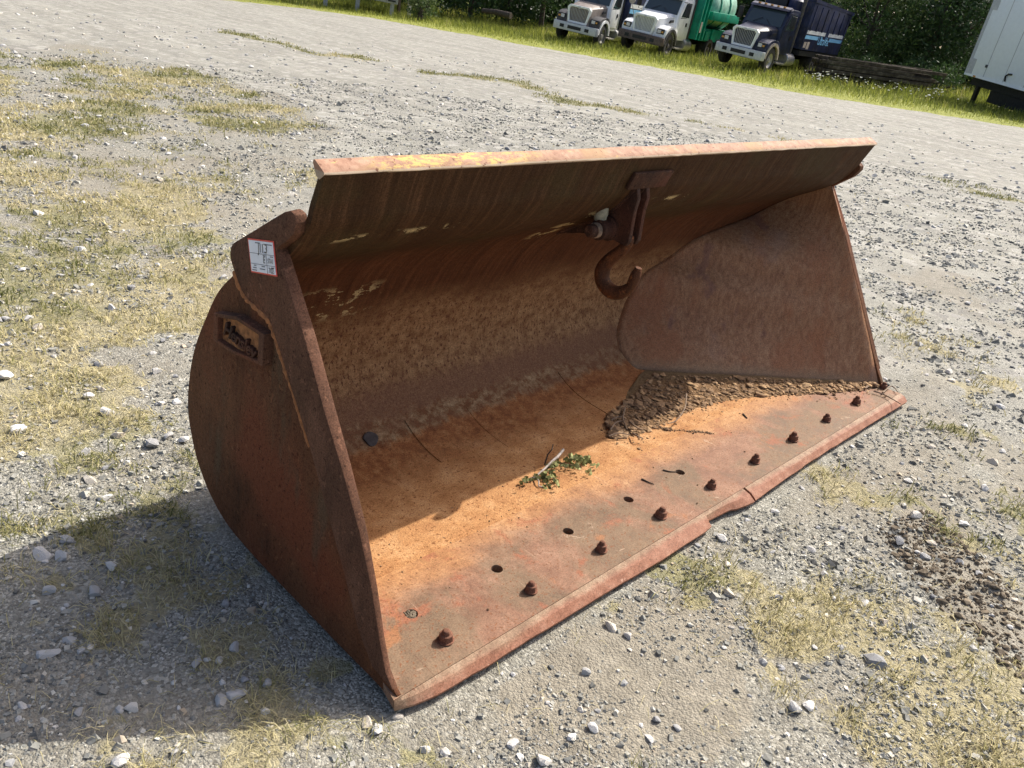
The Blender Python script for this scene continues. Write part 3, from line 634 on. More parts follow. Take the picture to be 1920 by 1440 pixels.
def build_shell():
    nx = 110; m = len(PROF); t = np.linspace(0, 1, nx)
    V = []; arc = []
    for side in (0, 1):
        for i in range(m):
            y_, z_ = PROF[i]+NRM[i]*(.020 if side else 0)
            x0 = offx(PROF[i, 1]) if PROF[i, 1] < 1.04 else offx(1.04)
            X = x0+(W-2*x0)*t
            wob = (fbm(X*1.1, np.full(nx, ARC[i]*1.4), 301, 3)-.5)*.010*min(1, max(0, (ARC[i]-1.1)*3))
            V.append(np.stack([X, y_-NRM[i, 0]*wob, z_-NRM[i, 1]*wob], 1)); arc.append(np.full(nx, ARC[i]))
    V = np.concatenate(V); F = []
    for i in range(m-1):
        for j in range(nx-1):
            a = i*nx+j; F.append((a, a+1, a+nx+1, a+nx)); b_ = a+m*nx; F.append((b_, b_+nx, b_+nx+1, b_+1))
    o = m*nx
    for j in range(nx-1): F.append((j, o+j, o+j+1, j+1)); q = (m-1)*nx+j; F.append((q, q+1, o+q+1, o+q))
    for i in range(m-1): a = i*nx; F.append((a, a+nx, o+a+nx, o+a)); a = i*nx+nx-1; F.append((a, o+a, o+a+nx, a+nx))
    me = mesh_np('shell', V, np.array(F), smooth=True); attr(me, 'arc', np.concatenate(arc)); me.set_sharp_from_angle(angle=R(50))
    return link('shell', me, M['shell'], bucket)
build_shell()

# floor plate with its row of open bolt holes
HOLES = [(.228+.346*i, .218) for i in range(5)]
BOLTS = [(.2416+.3468*i, .080) for i in range(10)]
def build_floor():
    bm = bmesh.new()
    # subdivided outline so that the rusty plate can be slightly wavy at its front
    out = [(.0, .0)]+[(.0+.1*i, .0) for i in range(1, 34)]+[(3.4, .0), (3.374, .10), (3.374, .402), (.026, .402), (.02, .1)]
    es = []
    def loop(pts):
        vs_ = [bm.verts.new((x_, y_, 0)) for x_, y_ in pts]
        for i in range(len(vs_)): es.append(bm.edges.new((vs_[i], vs_[(i+1) % len(vs_)])))
    loop(out)
    for hx, hy in HOLES: loop([(hx+.0195*math.cos(t), hy+.0195*math.sin(t)) for t in np.linspace(0, 2*math.pi, 18, endpoint=False)])
    bmesh.ops.triangle_fill(bm, use_beauty=True, use_dissolve=False, edges=es)
    ret = bmesh.ops.extrude_face_region(bm, geom=list(bm.faces))
    for e in ret['geom']:
        if isinstance(e, bmesh.types.BMVert): e.co.z = -.028
    bmesh.ops.recalc_face_normals(bm, faces=bm.faces)
    for v in bm.verts: v.co.z += .0448-(.004 if v.co.y < .05 else 0)
    me = bpy.data.meshes.new('floor_plate'); bm.to_mesh(me); bm.free()
    return link('floor_plate', me, M['floor'], bucket)
build_floor()
# dark dirt plug in the leftmost hole
n = 26; px_ = rng.normal(0, .009, n)+HOLES[0][0]; py_ = rng.normal(0, .009, n)+HOLES[0][1]
tag(link('dirt_plug', rocks('dirt_plug', np.stack([px_, py_, np.full(n, .040)], 1), rng.uniform(.004, .009, n), .8, ICO_V, ICO_F, M['clod'], rng.random(n)), M['clod'], bucket), kind='stuff')

# the two lengths of worn cutting edge in front of it
def blade(pts_front, x0, x1, back=-.002):
    mb = MB(); fx = [p_[0] for p_ in pts_front]; fy = [p_[1] for p_ in pts_front]
    L = []
    for (a, b_) in pts_front:
        L.append((a, b_))
    xs = sorted(set([round(v, 4) for v in list(np.arange(x0, x1, .06))+[x1]+fx]))
    xs = [v for v in xs if x0 <= v <= x1]
    loops = []
    for X in xs:
        yf = float(np.interp(X, fx, fy))+(.003*(vnoise(np.array([X*9.]), np.array([0.]), 5)[0]-.5)+.0035*(vnoise(np.array([X*40.]), np.array([3.]), 5)[0]-.5))
        loops.append([(X, back, .0415), (X, yf*.55, .034), (X, yf, .015), (X, yf+.002, .006), (X, back, .012)])
    mb.loft(loops); return mb
blade([(.0, -.004), (.02, -.012), (.05, -.022), (.11, -.036), (.3, -.043), (.46, -.044), (1.1, -.058), (1.425, -.057), (1.435, -.056), (1.452, -.027), (1.60, -.036), (1.625, -.048), (1.70, -.060), (1.738, -.064)], .0, 1.738).build('cutting_edge', M['blade'], bucket, smooth=True, angle=22)
blade([(1.752, -.062), (2.2, -.046), (2.6, -.046), (3.1, -.050), (3.38, -.052), (3.4, -.05)], 1.752, 3.4).build('cutting_edge', M['blade'], bucket, smooth=True, angle=22)

# bolts standing in a row on the floor
mb = MB(); nut = []
hexr = .0205
hexr = .0235
prof = [(hexr*1.0, -.004), (hexr*1.02, .004), (hexr*1.0, .022), (hexr*.88, .029), (hexr*.60, .031), (hexr*.58, .040), (hexr*.42, .047), (hexr*.12, .050)]
b0 = len(mb.v)
for r_, h in prof:
    for k_ in range(12):
        t = 2*math.pi*k_/12; rr_ = r_*(1.0 if (k_ % 2 == 0 or h > .026) else .90); mb.v.append((rr_*math.cos(t), rr_*math.sin(t), h))
for i in range(len(prof)-1):
    for k_ in range(12): mb.f.append((i*12+k_, i*12+(k_+1) % 12, (i+1)*12+(k_+1) % 12, (i+1)*12+k_))
mb.f.append(tuple(range((len(prof)-1)*12, len(prof)*12)))
first = mb.build('bolt', M['bolt_rust'], bucket, smooth=True, angle=38)
wm = MB().lathe([(.0275, 0), (.0275, .003), (.022, .004)], 20); wfirst = wm.build('washer', M['bolt_rust'], first, smooth=True)
for i, (bx, by) in enumerate(BOLTS):
    if i == 0: o, wsh = first, wfirst
    else:
        o = first.copy(); COL.objects.link(o); o.parent = bucket; wsh = wfirst.copy(); COL.objects.link(wsh); wsh.parent = o
    o.location = (bx, by, .0452); o.rotation_euler = (rng.uniform(-.08, .08), rng.uniform(-.08, .08), rng.uniform(0, 1)); sc_ = rng.uniform(.78, .92); o.scale = (sc_, sc_, sc_*rng.uniform(.82, 1.0))

# side plates
BACK = [(.0, .018), (.105, .020), (.227, .018), (.444, .018), (.687, .018), (.893, .034), (1.023, .084), (1.113, .159), (1.161, .236), (1.19, .322), (1.184, .432), (1.148, .558), (1.079, .682), (.999, .80), (.878, .906)]
BACKS = [tuple(q) for q in catmull(np.array(BACK[4:]), 4)]
EAR = [(.895, .925), (.902, .945), (.897, .966), (.883, .981), (.799, 1.032), (.695, 1.096), (.635, 1.132), (.607, 1.143), (.585, 1.138), (.578, 1.118), (.586, 1.090), (.612, 1.066), (.640, 1.046)]
FRONTL = [(.662, 1.029), (.588, .942), (.501, .837), (.396, .688), (.306, .564), (.215, .425), (.147, .287), (.096, .165), (.055, .085), (.018, .052), (.004, .044)]
FRONTR = [(.669, .999), (.521, .778), (.365, .511), (.238, .292), (.140, .125), (.097, .062)]
polyL = BACK[:4]+BACKS+[(a+.006, b_) for a, b_ in EAR+FRONTL[:-2]]+FRONTL[-2:]
MB().prism_x(polyL, lambda z: offx(z)-.013, lambda z: offx(z)).build('side_plate', M['side_rust'], bucket, bevel=.0018)
EARR = EAR[:6]+[(.60, 1.150), (.565, 1.150), (.546, 1.135), (.545, 1.115), (.572, 1.075), (.63, 1.03)]
polyR = [(.08, .02)]+BACK[2:4]+BACKS+EARR+FRONTR
MB().prism_x(polyR, lambda z: W-offx(z), lambda z: W-offx(z)+.03).build('side_plate', M['side_rust'], bucket, bevel=.003)
WELD = [(.878, .906), (.875, .903), (.845, .871), (.808, .849), (.74, .837), (.683, .827), (.653, .80), (.607, .749), (.561, .691), (.524, .645), (.455, .552), (.36, .40), (.27, .26), (.18, .125), (.11, .06)]
polyD = EAR+FRONTL[:-1]+WELD[::-1][:-1]
MB().prism_x(polyD, lambda z: offx(z)-.0165-.0165*min(1, max(0, (z-.25)/.45)), lambda z: offx(z)+.0015).build('ear_plate', M['doubler_rust'], bucket, bevel=.004)
polyDR = EARR+FRONTR[:-1]+WELD[::-1][1:-1]
MB().prism_x(polyDR, lambda z: W-offx(z)+.0295, lambda z: W-offx(z)+.045).build('ear_plate', M['doubler_rust'], bucket, bevel=.003)
wp = catmull(np.array(WELD[1:11]), 8)
MB().tube([(offx(z)-.0165-.012*min(1, max(0, (z-.25)/.45)), y_+.003, z-.002) for y_, z in wp], [(.0058*(1+.8*rng.random()))*(1 if i_ < len(wp)*.75 else .7) for i_, _ in enumerate(wp)], 8).build('weld_bead', M['weld'], bucket, smooth=True)
# inner wall on the right: a dished liner that runs from the front edge in to the shell
JUN = np.array([(3.314, .669, 1.004), (3.306, .80, .938), (3.285, .914, .858), (3.134, 1.006, .756), (2.90, 1.04, .705), (2.745, 1.068, .655), (2.62, 1.13, .548), (2.469, 1.155, .48), (2.366, 1.172, .315), (2.269, 1.122, .2), (2.226, 1.065, .14), (2.216, 1.012, .103), (2.214, .94, .068)])
FR = np.array([(3.316, .662, 1.003), (3.328, .521, .778), (3.343, .365, .511), (3.355, .238, .292), (3.367, .100, .04)])
def liner():
    def resample(P, n):
        d = np.concatenate([[0], np.cumsum(np.linalg.norm(np.diff(P, axis=0), axis=1))]); t = np.linspace(0, d[-1], n)
        return np.stack([np.interp(t, d, P[:, k_]) for k_ in range(3)], 1)
    n = 40; A = resample(FR, n); B = resample(catmull(JUN, 6), n); u = np.linspace(0, 1, 34)[:, None, None]
    G = A[None]*(1-u)+B[None]*u
    # ease inward so that the wall reads as one gently dished plate
    V = G.reshape(-1, 3); F = [(i*n+j, (i+1)*n+j, (i+1)*n+j+1, i*n+j+1) for i in range(33) for j in range(n-1)]
    me = mesh_np('side_liner', V, np.array(F), smooth=True); o = link('side_liner', me, M['liner_rust'], bucket)
    sm = o.modifiers.new('thick', 'SOLIDIFY'); sm.thickness = .012; sm.offset = -1
    return G
GL = liner()

# top lip
mb = MB(); loops = []
for X in np.linspace(.078, W-.078, 90):
    j = (vnoise(np.array([X*7.]), np.array([1.]), 7)[0]-.5)*.006; j2 = (vnoise(np.array([X*38.]), np.array([2.]), 7)[0]-.5)*.004
    loops.append([(X, .506, 1.2495), (X, .5005+j2, 1.2535+j2*.5), (X, .503, 1.2605+j*.3), (X, .543+j, 1.281+j*.4), (X, .549+j, 1.2795), (X, .552+j, 1.272), (X, .535, 1.244), (X, .522, 1.238)])
mb.loft(loops).build('top_lip', M['lip'], bucket, smooth=True, angle=50)

# wear plates welded onto the back of the floor
def wear_plate(x0, x1, s0, s1, lift=.005):
    nx, ns = 14, 14; V = []; arc = []
    for k_ in (0, 1):
        for i in range(ns):
            for j in range(nx):
                sx = x0+(x1-x0)*j/(nx-1); ss = s0+(s1-s0)*i/(ns-1)
                V.append(on_shell(sx, ss, .0012+(lift if k_ else -.006))); arc.append(ss)
    o = nx*ns; F = []
    for i in range(ns-1):
        for j in range(nx-1): a = i*nx+j; F.append((o+a, o+a+1, o+a+nx+1, o+a+nx))
    for j in range(nx-1): F.append((j, j+1, o+j+1, o+j)); a = (ns-1)*nx+j; F.append((a+1, a, o+a, o+a+1))
    for i in range(ns-1): a = i*nx; F.append((a+nx, a, o+a, o+a+nx)); a = i*nx+nx-1; F.append((a, a+nx, o+a+nx, o+a))
    me = mesh_np('wear_plate', V, np.array(F), smooth=True); me.set_sharp_from_angle(angle=R(40)); attr(me, 'arc', arc)
    return link('wear_plate', me, M['shell'], bucket)
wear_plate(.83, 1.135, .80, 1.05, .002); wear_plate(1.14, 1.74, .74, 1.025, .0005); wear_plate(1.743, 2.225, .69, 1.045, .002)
# round dark plug in the back
q = on_shell(.647, 1.018); mb = MB(); c0 = Vector(on_shell(.647, 1.018, .0065)); ax = Vector((1, 0, 0)); ay = (Vector(on_shell(.647, 1.04))-Vector(on_shell(.647, 1.0))).normalized()
ring = [c0+ax*.03*(1+.12*math.sin(3*t+1))*math.cos(t)+ay*.031*(1+.1*math.sin(2*t))*math.sin(t) for t in np.linspace(0, 2*math.pi, 22, endpoint=False)]
nn = ax.cross(ay); nn = nn if nn.z > 0 else -nn
mb.loft([[p_-nn*.03 for p_ in ring], ring, [c0+(p_-c0)*.9+nn*.0005 for p_ in ring]]); mb.build('steel_plug', M['plug'], bucket)

# hook and its bracket under the spill plate
def gusset(x0, x1):
    poly = [on_shell(0, s_)[1:] for s_ in np.linspace(2.385, 1.93, 14)]+[(.78, .905), (.66, .935), (.575, .925), (.545, .922), (.535, .94), (.538, 1.05), (.532, 1.10), (.540, 1.125)]
    return MB().prism_x(poly, x0, x1)
gusset(1.392, 1.412).build('hook_gusset', M['dark_iron'], bucket, bevel=.003)
gusset(1.448, 1.468).build('hook_gusset', M['dark_iron'], bucket, bevel=.003)
mb = MB(); lo = [on_shell(0, s_, 0)[1:] for s_ in (2.37, 2.40, 2.435)]; hi = [on_shell(0, s_, .014)[1:] for s_ in (2.437, 2.40, 2.368)]
mb.prism_x(lo+hi, 1.335, 1.565).build('hook_pad', M['dark_iron'], bucket, bevel=.002)
for x_ in (1.391, 1.413, 1.447, 1.469):
    wpts = [on_shell(x_, s_, .002) for s_ in np.linspace(2.37, 1.95, 26)]
    MB().tube(wpts, [.006*(1+.6*rng.random()) for _ in wpts], 6).build('weld_bead', M['dark_iron'], bucket, smooth=True)
hk = [(.562, .955), (.562, .926), (.586, .889), (.631, .839), (.653, .794), (.646, .753), (.608, .727), (.561, .73), (.517, .764), (.503, .807), (.494, .851)]
hc = catmull(np.array(hk), 5); rad = np.interp(np.linspace(0, 1, len(hc)), [0, .12, .42, .66, .82, .93, 1], [.017, .019, .030, .029, .020, .021, .012])
MB().tube([(1.43, y_, z) for y_, z in hc], list(rad), 14).build('hook', M['hook_rust'], bucket, smooth=True, angle=60)
MB().lathe([(.03, -.055), (.038, -.05), (.038, .0), (.045, .004), (.045, .03), (.036, .034)], 20, 'x', (1.375, .632, .965)).build('hook_pin', M['dark_iron'], bucket, smooth=True)
MB().lathe([(.018, -.045), (.024, -.04), (.026, 0), (.026, .022)], 18, 'x', (1.318, .632, .965)).build('pin_cap', M['dark_iron'], bucket, smooth=True)
MB().lathe([(.027, -.012), (.0285, -.008), (.0285, .012), (.027, .016)], 18, 'x', (1.312, .632, .965)).build('pin_band', M['twig'], bucket, smooth=True)
mb = MB(); mb.lathe([(.014, .020), (.024, .013), (.027, -.02), (.022, -.05)], 10, 'z', (1.345, .645, 1.042)); mb.build('pin_bolt', plain('pale_lime', (.33, .31, .22), .8, var=.2, scale=60), bucket, smooth=True)

# hexagonal maker's plate with raised lettering on the left side
HEX = [(.973, .745), (.839, .782), (.69, .785), (.69, .692), (.853, .664), (.972, .659)]
cy_, cz_ = np.mean(HEX, axis=0)
def hexs(k_): return [(cy_+(a-cy_)*k_, cz_+(b_-cz_)*k_) for a, b_ in HEX]
plate = MB().prism_x(hexs(.93), lambda z: offx(z)-.024, lambda z: offx(z)-.012).build('maker_plate', M['maker_floor'], bucket)
mb = MB(); o_, i_ = hexs(1.04), hexs(.82)
oo = [(offx(z)-.012, y_, z) for y_, z in o_]; o1 = [(offx(z)-.040, cy_+(y_-cy_)*.97, cz_+(z-cz_)*.97) for y_, z in o_]; i1 = [(offx(z)-.040, y_, z) for y_, z in i_]; i0 = [(offx(z)-.020, cy_+(y_-cy_)*.97, cz_+(z-cz_)*.97) for y_, z in i_]
mb.loft([oo, o1, i1, i0], cap=False).build('frame', M['doubler_rust'], plate, bevel=.002)
def text_mesh(body, size, shear=0., extrude=0., bevel=0., space=1.):
    c = bpy.data.curves.new('lettering', 'FONT'); c.body = body; c.size = size; c.shear = shear; c.extrude = extrude; c.bevel_depth = bevel; c.space_character = space
    c.align_x = 'CENTER'; c.align_y = 'CENTER'; c.resolution_u = 3
    o = bpy.data.objects.new('t', c); COL.objects.link(o); bpy.context.view_layer.update()
    me = bpy.data.meshes.new_from_object(o.evaluated_get(bpy.context.evaluated_depsgraph_get())); bpy.data.objects.remove(o, do_unlink=True); bpy.data.curves.remove(c)
    me.name = 'lettering'; return me
def place_text(me, mat, parent, origin, ex, ey, en):
    ex, ey, en, origin = Vector(ex), Vector(ey), Vector(en), Vector(origin)
    for v in me.vertices: v.co = origin+ex*v.co.x+ey*v.co.y+en*v.co.z
    me.materials.clear(); return link('lettering', me, mat, parent)
tm = text_mesh('Hensley', .062, .3, .008, .0018, .93)
place_text(tm, M['dark_iron'], plate, (offx(.72)-.027, .832, .712), (0, -.97, -.06), (.055, 0, .92), (-1, 0, 0))

# lot sticker on the ear
TL, TR, BR, BL = [Vector(q) for q in ((.0462, .8035, 1.0177), (.0478, .6721, 1.0472), (.0432, .6454, .9634), (.0415, .7768, .9314))]
TL, TR, BR, BL = [Vector((offx(q.z)-.0345, q.y, q.z)) for q in (TL, TR, BR, BL)]
EXs, EYs = TR-TL, BL-TL
def sp(a, b_, lift=0.): return TL+EXs*a+EYs*b_+Vector((-lift, 0, 0))
def patch(a0, a1, b0_, b1_, lift): return MB().loft([[sp(a0, b0_, lift-.0008), sp(a1, b0_, lift-.0008), sp(a1, b1_, lift-.0008), sp(a0, b1_, lift-.0008)], [sp(a0, b0_, lift), sp(a1, b0_, lift), sp(a1, b1_, lift), sp(a0, b1_, lift)]])
st = patch(0, 1, 0, 1, .0008).build('lot_sticker', M['red_ink'], bucket); st['label'] = 'white lot sticker with red border and handwritten marks'
patch(.035, .965, .045, .955, .0018).build('paper_face', M['paper'], st)
for a0, a1, b0_, b1_ in ((.035, .965, .405, .418), (.035, .965, .715, .728), (.665, .676, .405, .72), (.66, .67, .72, .955)):
    patch(a0, a1, b0_, b1_, .0026).build('ruled_line', M['grey_ink'], st)
for a0, a1, b_ in ((.30, .48, .10), (.62, .93, .12), (.55, .63, .445), (.82, .93, .455), (.16, .25, .765), (.12, .25, .835), (.08, .25, .905), (.46, .58, .765), (.38, .58, .845), (.83, .93, .765)):
    patch(a0, a1, b_-.010, b_+.016, .0026).build('small_print', M['grey_ink'], st)
for body, a, b_, size in (('J11.3', .56, .26, .027), ('E', .58, .58, .021), ('STA1', .82, .59, .0145), ('7/02', .81, .86, .0165)):
    me = text_mesh(body, size, .15, .0, .0, .9)
    for v in me.vertices: v.co.x += (vnoise(np.array([v.co.y*180.]), np.array([a*9]), 3)[0]-.5)*.0016
    bx = place_text(me, M['ink'], st, sp(a, b_, .0029), EXs.normalized(), -EYs.normalized()*1.25, (-1, 0, 0))

# dirt bank and rubble along the right wall
FRONT = [(1145, 802), (1148, 824), (1200, 816), (1230, 802), (1260, 786), (1300, 768), (1350, 754), (1420, 744), (1520, 739), (1600, 732), (1648, 724)]
fl = np.array([ground_at(u, v, .046) for u, v in FRONT])
def resamp(P, n):
    d = np.concatenate([[0], np.cumsum(np.linalg.norm(np.diff(P, axis=0), axis=1))]); t = np.linspace(0, d[-1], n)
    return np.stack([np.interp(t, d, P[:, k_]) for k_ in range(3)], 1)
NF = 90; fl = resamp(fl, NF)
bkp0 = resamp(np.array([(1.72, .70, .045), (1.95, .78, .047), (2.12, .84, .062), (2.21, .88, .07), *[tuple(GL[int(32*(1-t)), -2]) for t in np.linspace(0.06, .92, 12)], (3.36, .11, .05)]), NF); bkp = bkp0.copy(); bkp[:, 2] = np.minimum(bkp0[:, 2], .062)
nu = 22; V = []; ms = []
for i in range(nu):
    u = i/(nu-1)
    P = fl*(1-u)+bkp*u
    hump = math.sin(math.pi*min(1, u*1.0))*.003*(1-np.linspace(0, 1, NF)*.7)
    nz = (fbm(P[:, 0]*22, P[:, 1]*22, 401, 3)-.5)*.010*math.sin(math.pi*min(1., .08+u*.8))
    P = P.copy(); P[:, 2] += hump+nz+(-.004 if i == 0 else .001); P[:, 2] = np.maximum(P[:, 2], .038 if i == 0 else .044)
    V.append(P); ms.append(sstep(.55, .9, np.full(NF, u)+(fbm(P[:, 0]*9, P[:, 1]*9, 402, 3)-.5)*.5))
V = np.array(V); me = mesh_np('dirt_bank', V.reshape(-1, 3), np.array([(i*NF+j, i*NF+j+1, (i+1)*NF+j+1, (i+1)*NF+j) for i in range(nu-1) for j in range(NF-1)]), smooth=True)
attr(me, 'moss', np.array(ms).ravel()); tag(link('dirt_bank', me, M['dirt']), 'bank of damp brown dirt along the bucket right inner wall', 'dirt', kind='stuff')
n = 3200; ui = np.clip(rng.beta(1.2, 2.0, n), 0, .80)*(nu-1); vi = rng.random(n)**1.15*(NF-1.01); i0 = ui.astype(int); j0 = vi.astype(int)
P = V[i0, j0]+(V[np.minimum(i0+1, nu-1), np.minimum(j0+1, NF-1)]-V[i0, j0])*rng.random((n, 1))
out = rng.random(n) < .22; od = np.abs(rng.normal(0, .05, n))*out; P[:, 0] -= od*.55; P[:, 1] -= od*.8; P[:, 2] = np.where(out, .0455, P[:, 2])
s = np.clip(.0068*np.exp(rng.normal(0, .60, n)), .002, .030)*(1-.25*vi/NF)*np.where(out, .6, 1.)
P[:, 2] += s*.22
tag(link('rubble', rocks('rubble', P, s, .42, ICO_V, ICO_F, M['chips'], np.clip(rng.beta(1.5, 1.8, n)*(.55+.45*vi/NF)+.05, 0, 1), .35), M['chips']), 'small brown stone rubble heaped along the bucket right wall', 'rubble', kind='stuff')
# crumbs scattered over the floor
n = 260; cx = rng.uniform(.1, 2.6, n); cyy = np.clip(rng.normal(.42, .16, n), .03, .75); s = np.clip(.0018*np.exp(rng.normal(0, .5, n)), .0008, .006)
tr_ = np.array([ground_at(u, v, .045) for u, v in [(1225, 802), (1260, 806), (1300, 809), (1335, 813)]]); tt = rng.random(70)*3; ti = np.minimum(tt.astype(int), 2); line = tr_[ti]+(tr_[ti+1]-tr_[ti])*(tt-ti)[:, None]+rng.normal(0, .006, (70, 3))
cp = np.concatenate([np.stack([cx, cyy, np.full(n, .0455)], 1), np.stack([line[:, 0], line[:, 1], np.full(70, .047)], 1)]); s = np.concatenate([s, rng.uniform(.003, .007, 70)])
tag(link('crumbs', rocks('crumbs', cp, s, .6, ICO_V, ICO_F, M['chips'], rng.random(len(s))*.45), M['chips']), 'dark crumbs of dirt scattered on the orange bucket floor', 'dirt', kind='stuff')

def twig(name, pxs, z, rad, mat, label, group=None, cat='twig', lift=None):
    pts = [ground_at(u, v, z if lift is None else z+lift[i]) for i, (u, v) in enumerate(pxs)]
    pts = catmull(np.array(pts), 4); o = MB().tube([tuple(q) for q in pts], list(np.linspace(rad, rad*.5, len(pts))), 6).build(name, mat, None, smooth=True)
    return tag(o, label, cat, group)
LT = 'dry curled twig at the left end of the dirt bank, %s from left'; GT = 'twigs at the left end of the dirt bank'
for k_, pxs in enumerate(([(1142, 818), (1160, 812), (1180, 815)], [(1144, 806), (1155, 792), (1170, 789)], [(1146, 788), (1160, 781), (1172, 785)], [(1172, 765), (1168, 785), (1176, 805)], [(1180, 790), (1192, 800), (1205, 806)], [(1186, 812), (1196, 818), (1206, 822)])):
    twig('dry_twig', pxs, .062, .0042, M['twig'], LT % NTH[k_], GT, lift=[.0, .012, .004])
twig('dry_twig', [(1287, 738), (1284, 765), (1268, 788), (1254, 794)], .075, .004, M['twig'], 'pale curved twig lying across the rubble near the right wall', lift=[.02, .01, 0, 0])
for pxs, lb_ in (([(1638, 733), (1660, 741), (1690, 758)], 'long thin dry twig running from the last bolt towards the right tip'), ([(1655, 736), (1672, 724), (1684, 735)], 'bent dry twig right of the last bolt'), ([(1622, 728), (1640, 715), (1648, 700)], 'dry twig leaning against the right wall beside the last bolt'), ([(1634, 722), (1650, 718), (1664, 728)], 'short dry twig lying behind the last bolt')):
    twig('dry_twig', pxs, .055, .0045, M['twig'], lb_, 'twigs at the right corner')
twig('dark_twig', [(1243, 881), (1256, 884), (1270, 885)], .048, .0032, M['bark'], 'short dark twig lying beside an open bolt hole')
twig('dark_twig', [(1203, 898), (1214, 903), (1226, 908)], .048, .0036, M['bark'], 'short dark twig on the bare floor below the leafy branch')
twig('dark_twig', [(1393, 776), (1398, 781), (1401, 784)], .048, .0045, M['bark'], 'tiny dark stick on the floor near the right bolts')

# the wilted leafy branch on the floor
br = tag(empty('leafy_branch', tuple(ground_at(1030, 880, .045))), 'wilted branch with curled green leaves lying on the bucket floor', 'branch')
def lp(u, v, z): return Vector(ground_at(u, v, z))-Vector(br.location)
mb = MB(); mb.tube([lp(1056, 843, .085), lp(1046, 856, .078), lp(1035, 865, .07), lp(1022, 878, .06), lp(1008, 890, .055), lp(995, 901, .05)], [.0062, .0058, .0052, .0046, .004, .003], 8); mb.build('stem', M['pale_twig'], br, smooth=True)
mb = MB(); mb.tube([lp(1021, 872, .06), lp(1027, 852, .10), lp(1035, 843, .12), lp(1037, 833, .125)], [.0032, .003, .0026, .002], 6); mb.build('side_twig', M['bark'], br, smooth=True)
mb = MB(); mb.tube([lp(1003, 893, .055), lp(1010, 902, .06), lp(1010, 912, .05), lp(1020, 913, .048)], [.003]*4, 6); mb.build('side_twig', M['pale_twig'], br, smooth=True)
cl_ = [((1010, 891), (975, 906), 30), ((1022, 884), (1024, 914), 30), ((1030, 886), (1048, 912), 26), ((1040, 868), (1090, 876), 46), ((1062, 862), (1105, 858), 52), ((1070, 855), (1100, 866), 46), ((1028, 876), (1045, 868), 20), ((1112, 872), (1118, 873), 5), ((1102, 886), (1107, 885), 5)]
for (a, b_, k_) in cl_[:6]:
    hz = .072 if k_ > 40 else .056
    MB().tube([lp(a[0], a[1], .058), lp((a[0]+b_[0])/2, (a[1]+b_[1])/2-2, hz), lp(b_[0], b_[1], .052)], [.0022, .0017, .001], 5).build('side_twig', M['twig'], br, smooth=True)
LV, LF, LR = [], [], []
for (a, b_, k_) in cl_:
    for i in range(k_):
        t = rng.random(); u = a[0]+(b_[0]-a[0])*t+rng.normal(0, 3.2); v = a[1]+(b_[1]-a[1])*t+rng.normal(0, 2.6)
        c0 = lp(u, v, .048+abs(rng.normal(0, .014))+(.02 if k_ > 40 else .004)*rng.random()); d = Vector(rng.normal(size=3)); d.z *= .5; d.normalize(); e = d.orthogonal().normalized(); f = d.cross(e)
        L_ = rng.uniform(.009, .019); wd = L_*rng.uniform(.3, .5); cu = rng.uniform(.3, .9)*L_; b0_ = len(LV)
        for (s_, w_, h_) in ((-1, 0, 0), (-.3, 1, .5), (-.3, -1, .5), (.4, .85, .7), (.4, -.85, .7), (1, 0, .1)): LV.append(tuple(c0+d*L_*s_*.7+e*wd*w_+f*cu*h_*(abs(w_))*.5)); LR.append(t)
        LR[-6:] = [rng.random()]*6
        LF += [(b0_, b0_+1, b0_+2), (b0_+1, b0_+3, b0_+4), (b0_+1, b0_+4, b0_+2), (b0_+3, b0_+5, b0_+4)]
me = mesh_np('leaves', LV, np.array(LF), smooth=True); attr(me, 'rnd', LR); tag(link('leaves', me, M['branch_leaf'], br), kind='stuff')

# ================================================================== background
def basis(u, v, D, turn):
    """yaw that points a vehicle's rear away from the viewer, turned clockwise by `turn` degrees"""
    q = spot(u, v, D); a = math.atan2(q[0]-CAM[0], q[1]-CAM[1])+R(turn)
    return q, -a
def wheel(parent, x, y_, r_=.52, wdt=.30, rim='rim', out=1):
    t = empty('wheel', (x, y_, r_)); t.parent = parent; h = wdt/2
    MB().lathe([(r_*.60, -h), (r_*.93, -h), (r_, -h*.75), (r_, h*.75), (r_*.93, h), (r_*.60, h), (r_*.58, 0), (r_*.60, -h)], 28, 'x', cap=False).build('tyre', M['tyre'], t, smooth=True, angle=40)
    k_ = out
    MB().lathe([(r_*.60, -h*.8), (r_*.61, k_*h*.85), (r_*.52, k_*h*.7), (r_*.44, k_*h*.3), (r_*.2, k_*h*.45), (r_*.18, k_*h*.9), (r_*.05, k_*h*.95)], 24, 'x').build('rim', M[rim], t, smooth=True, angle=35)
    return t
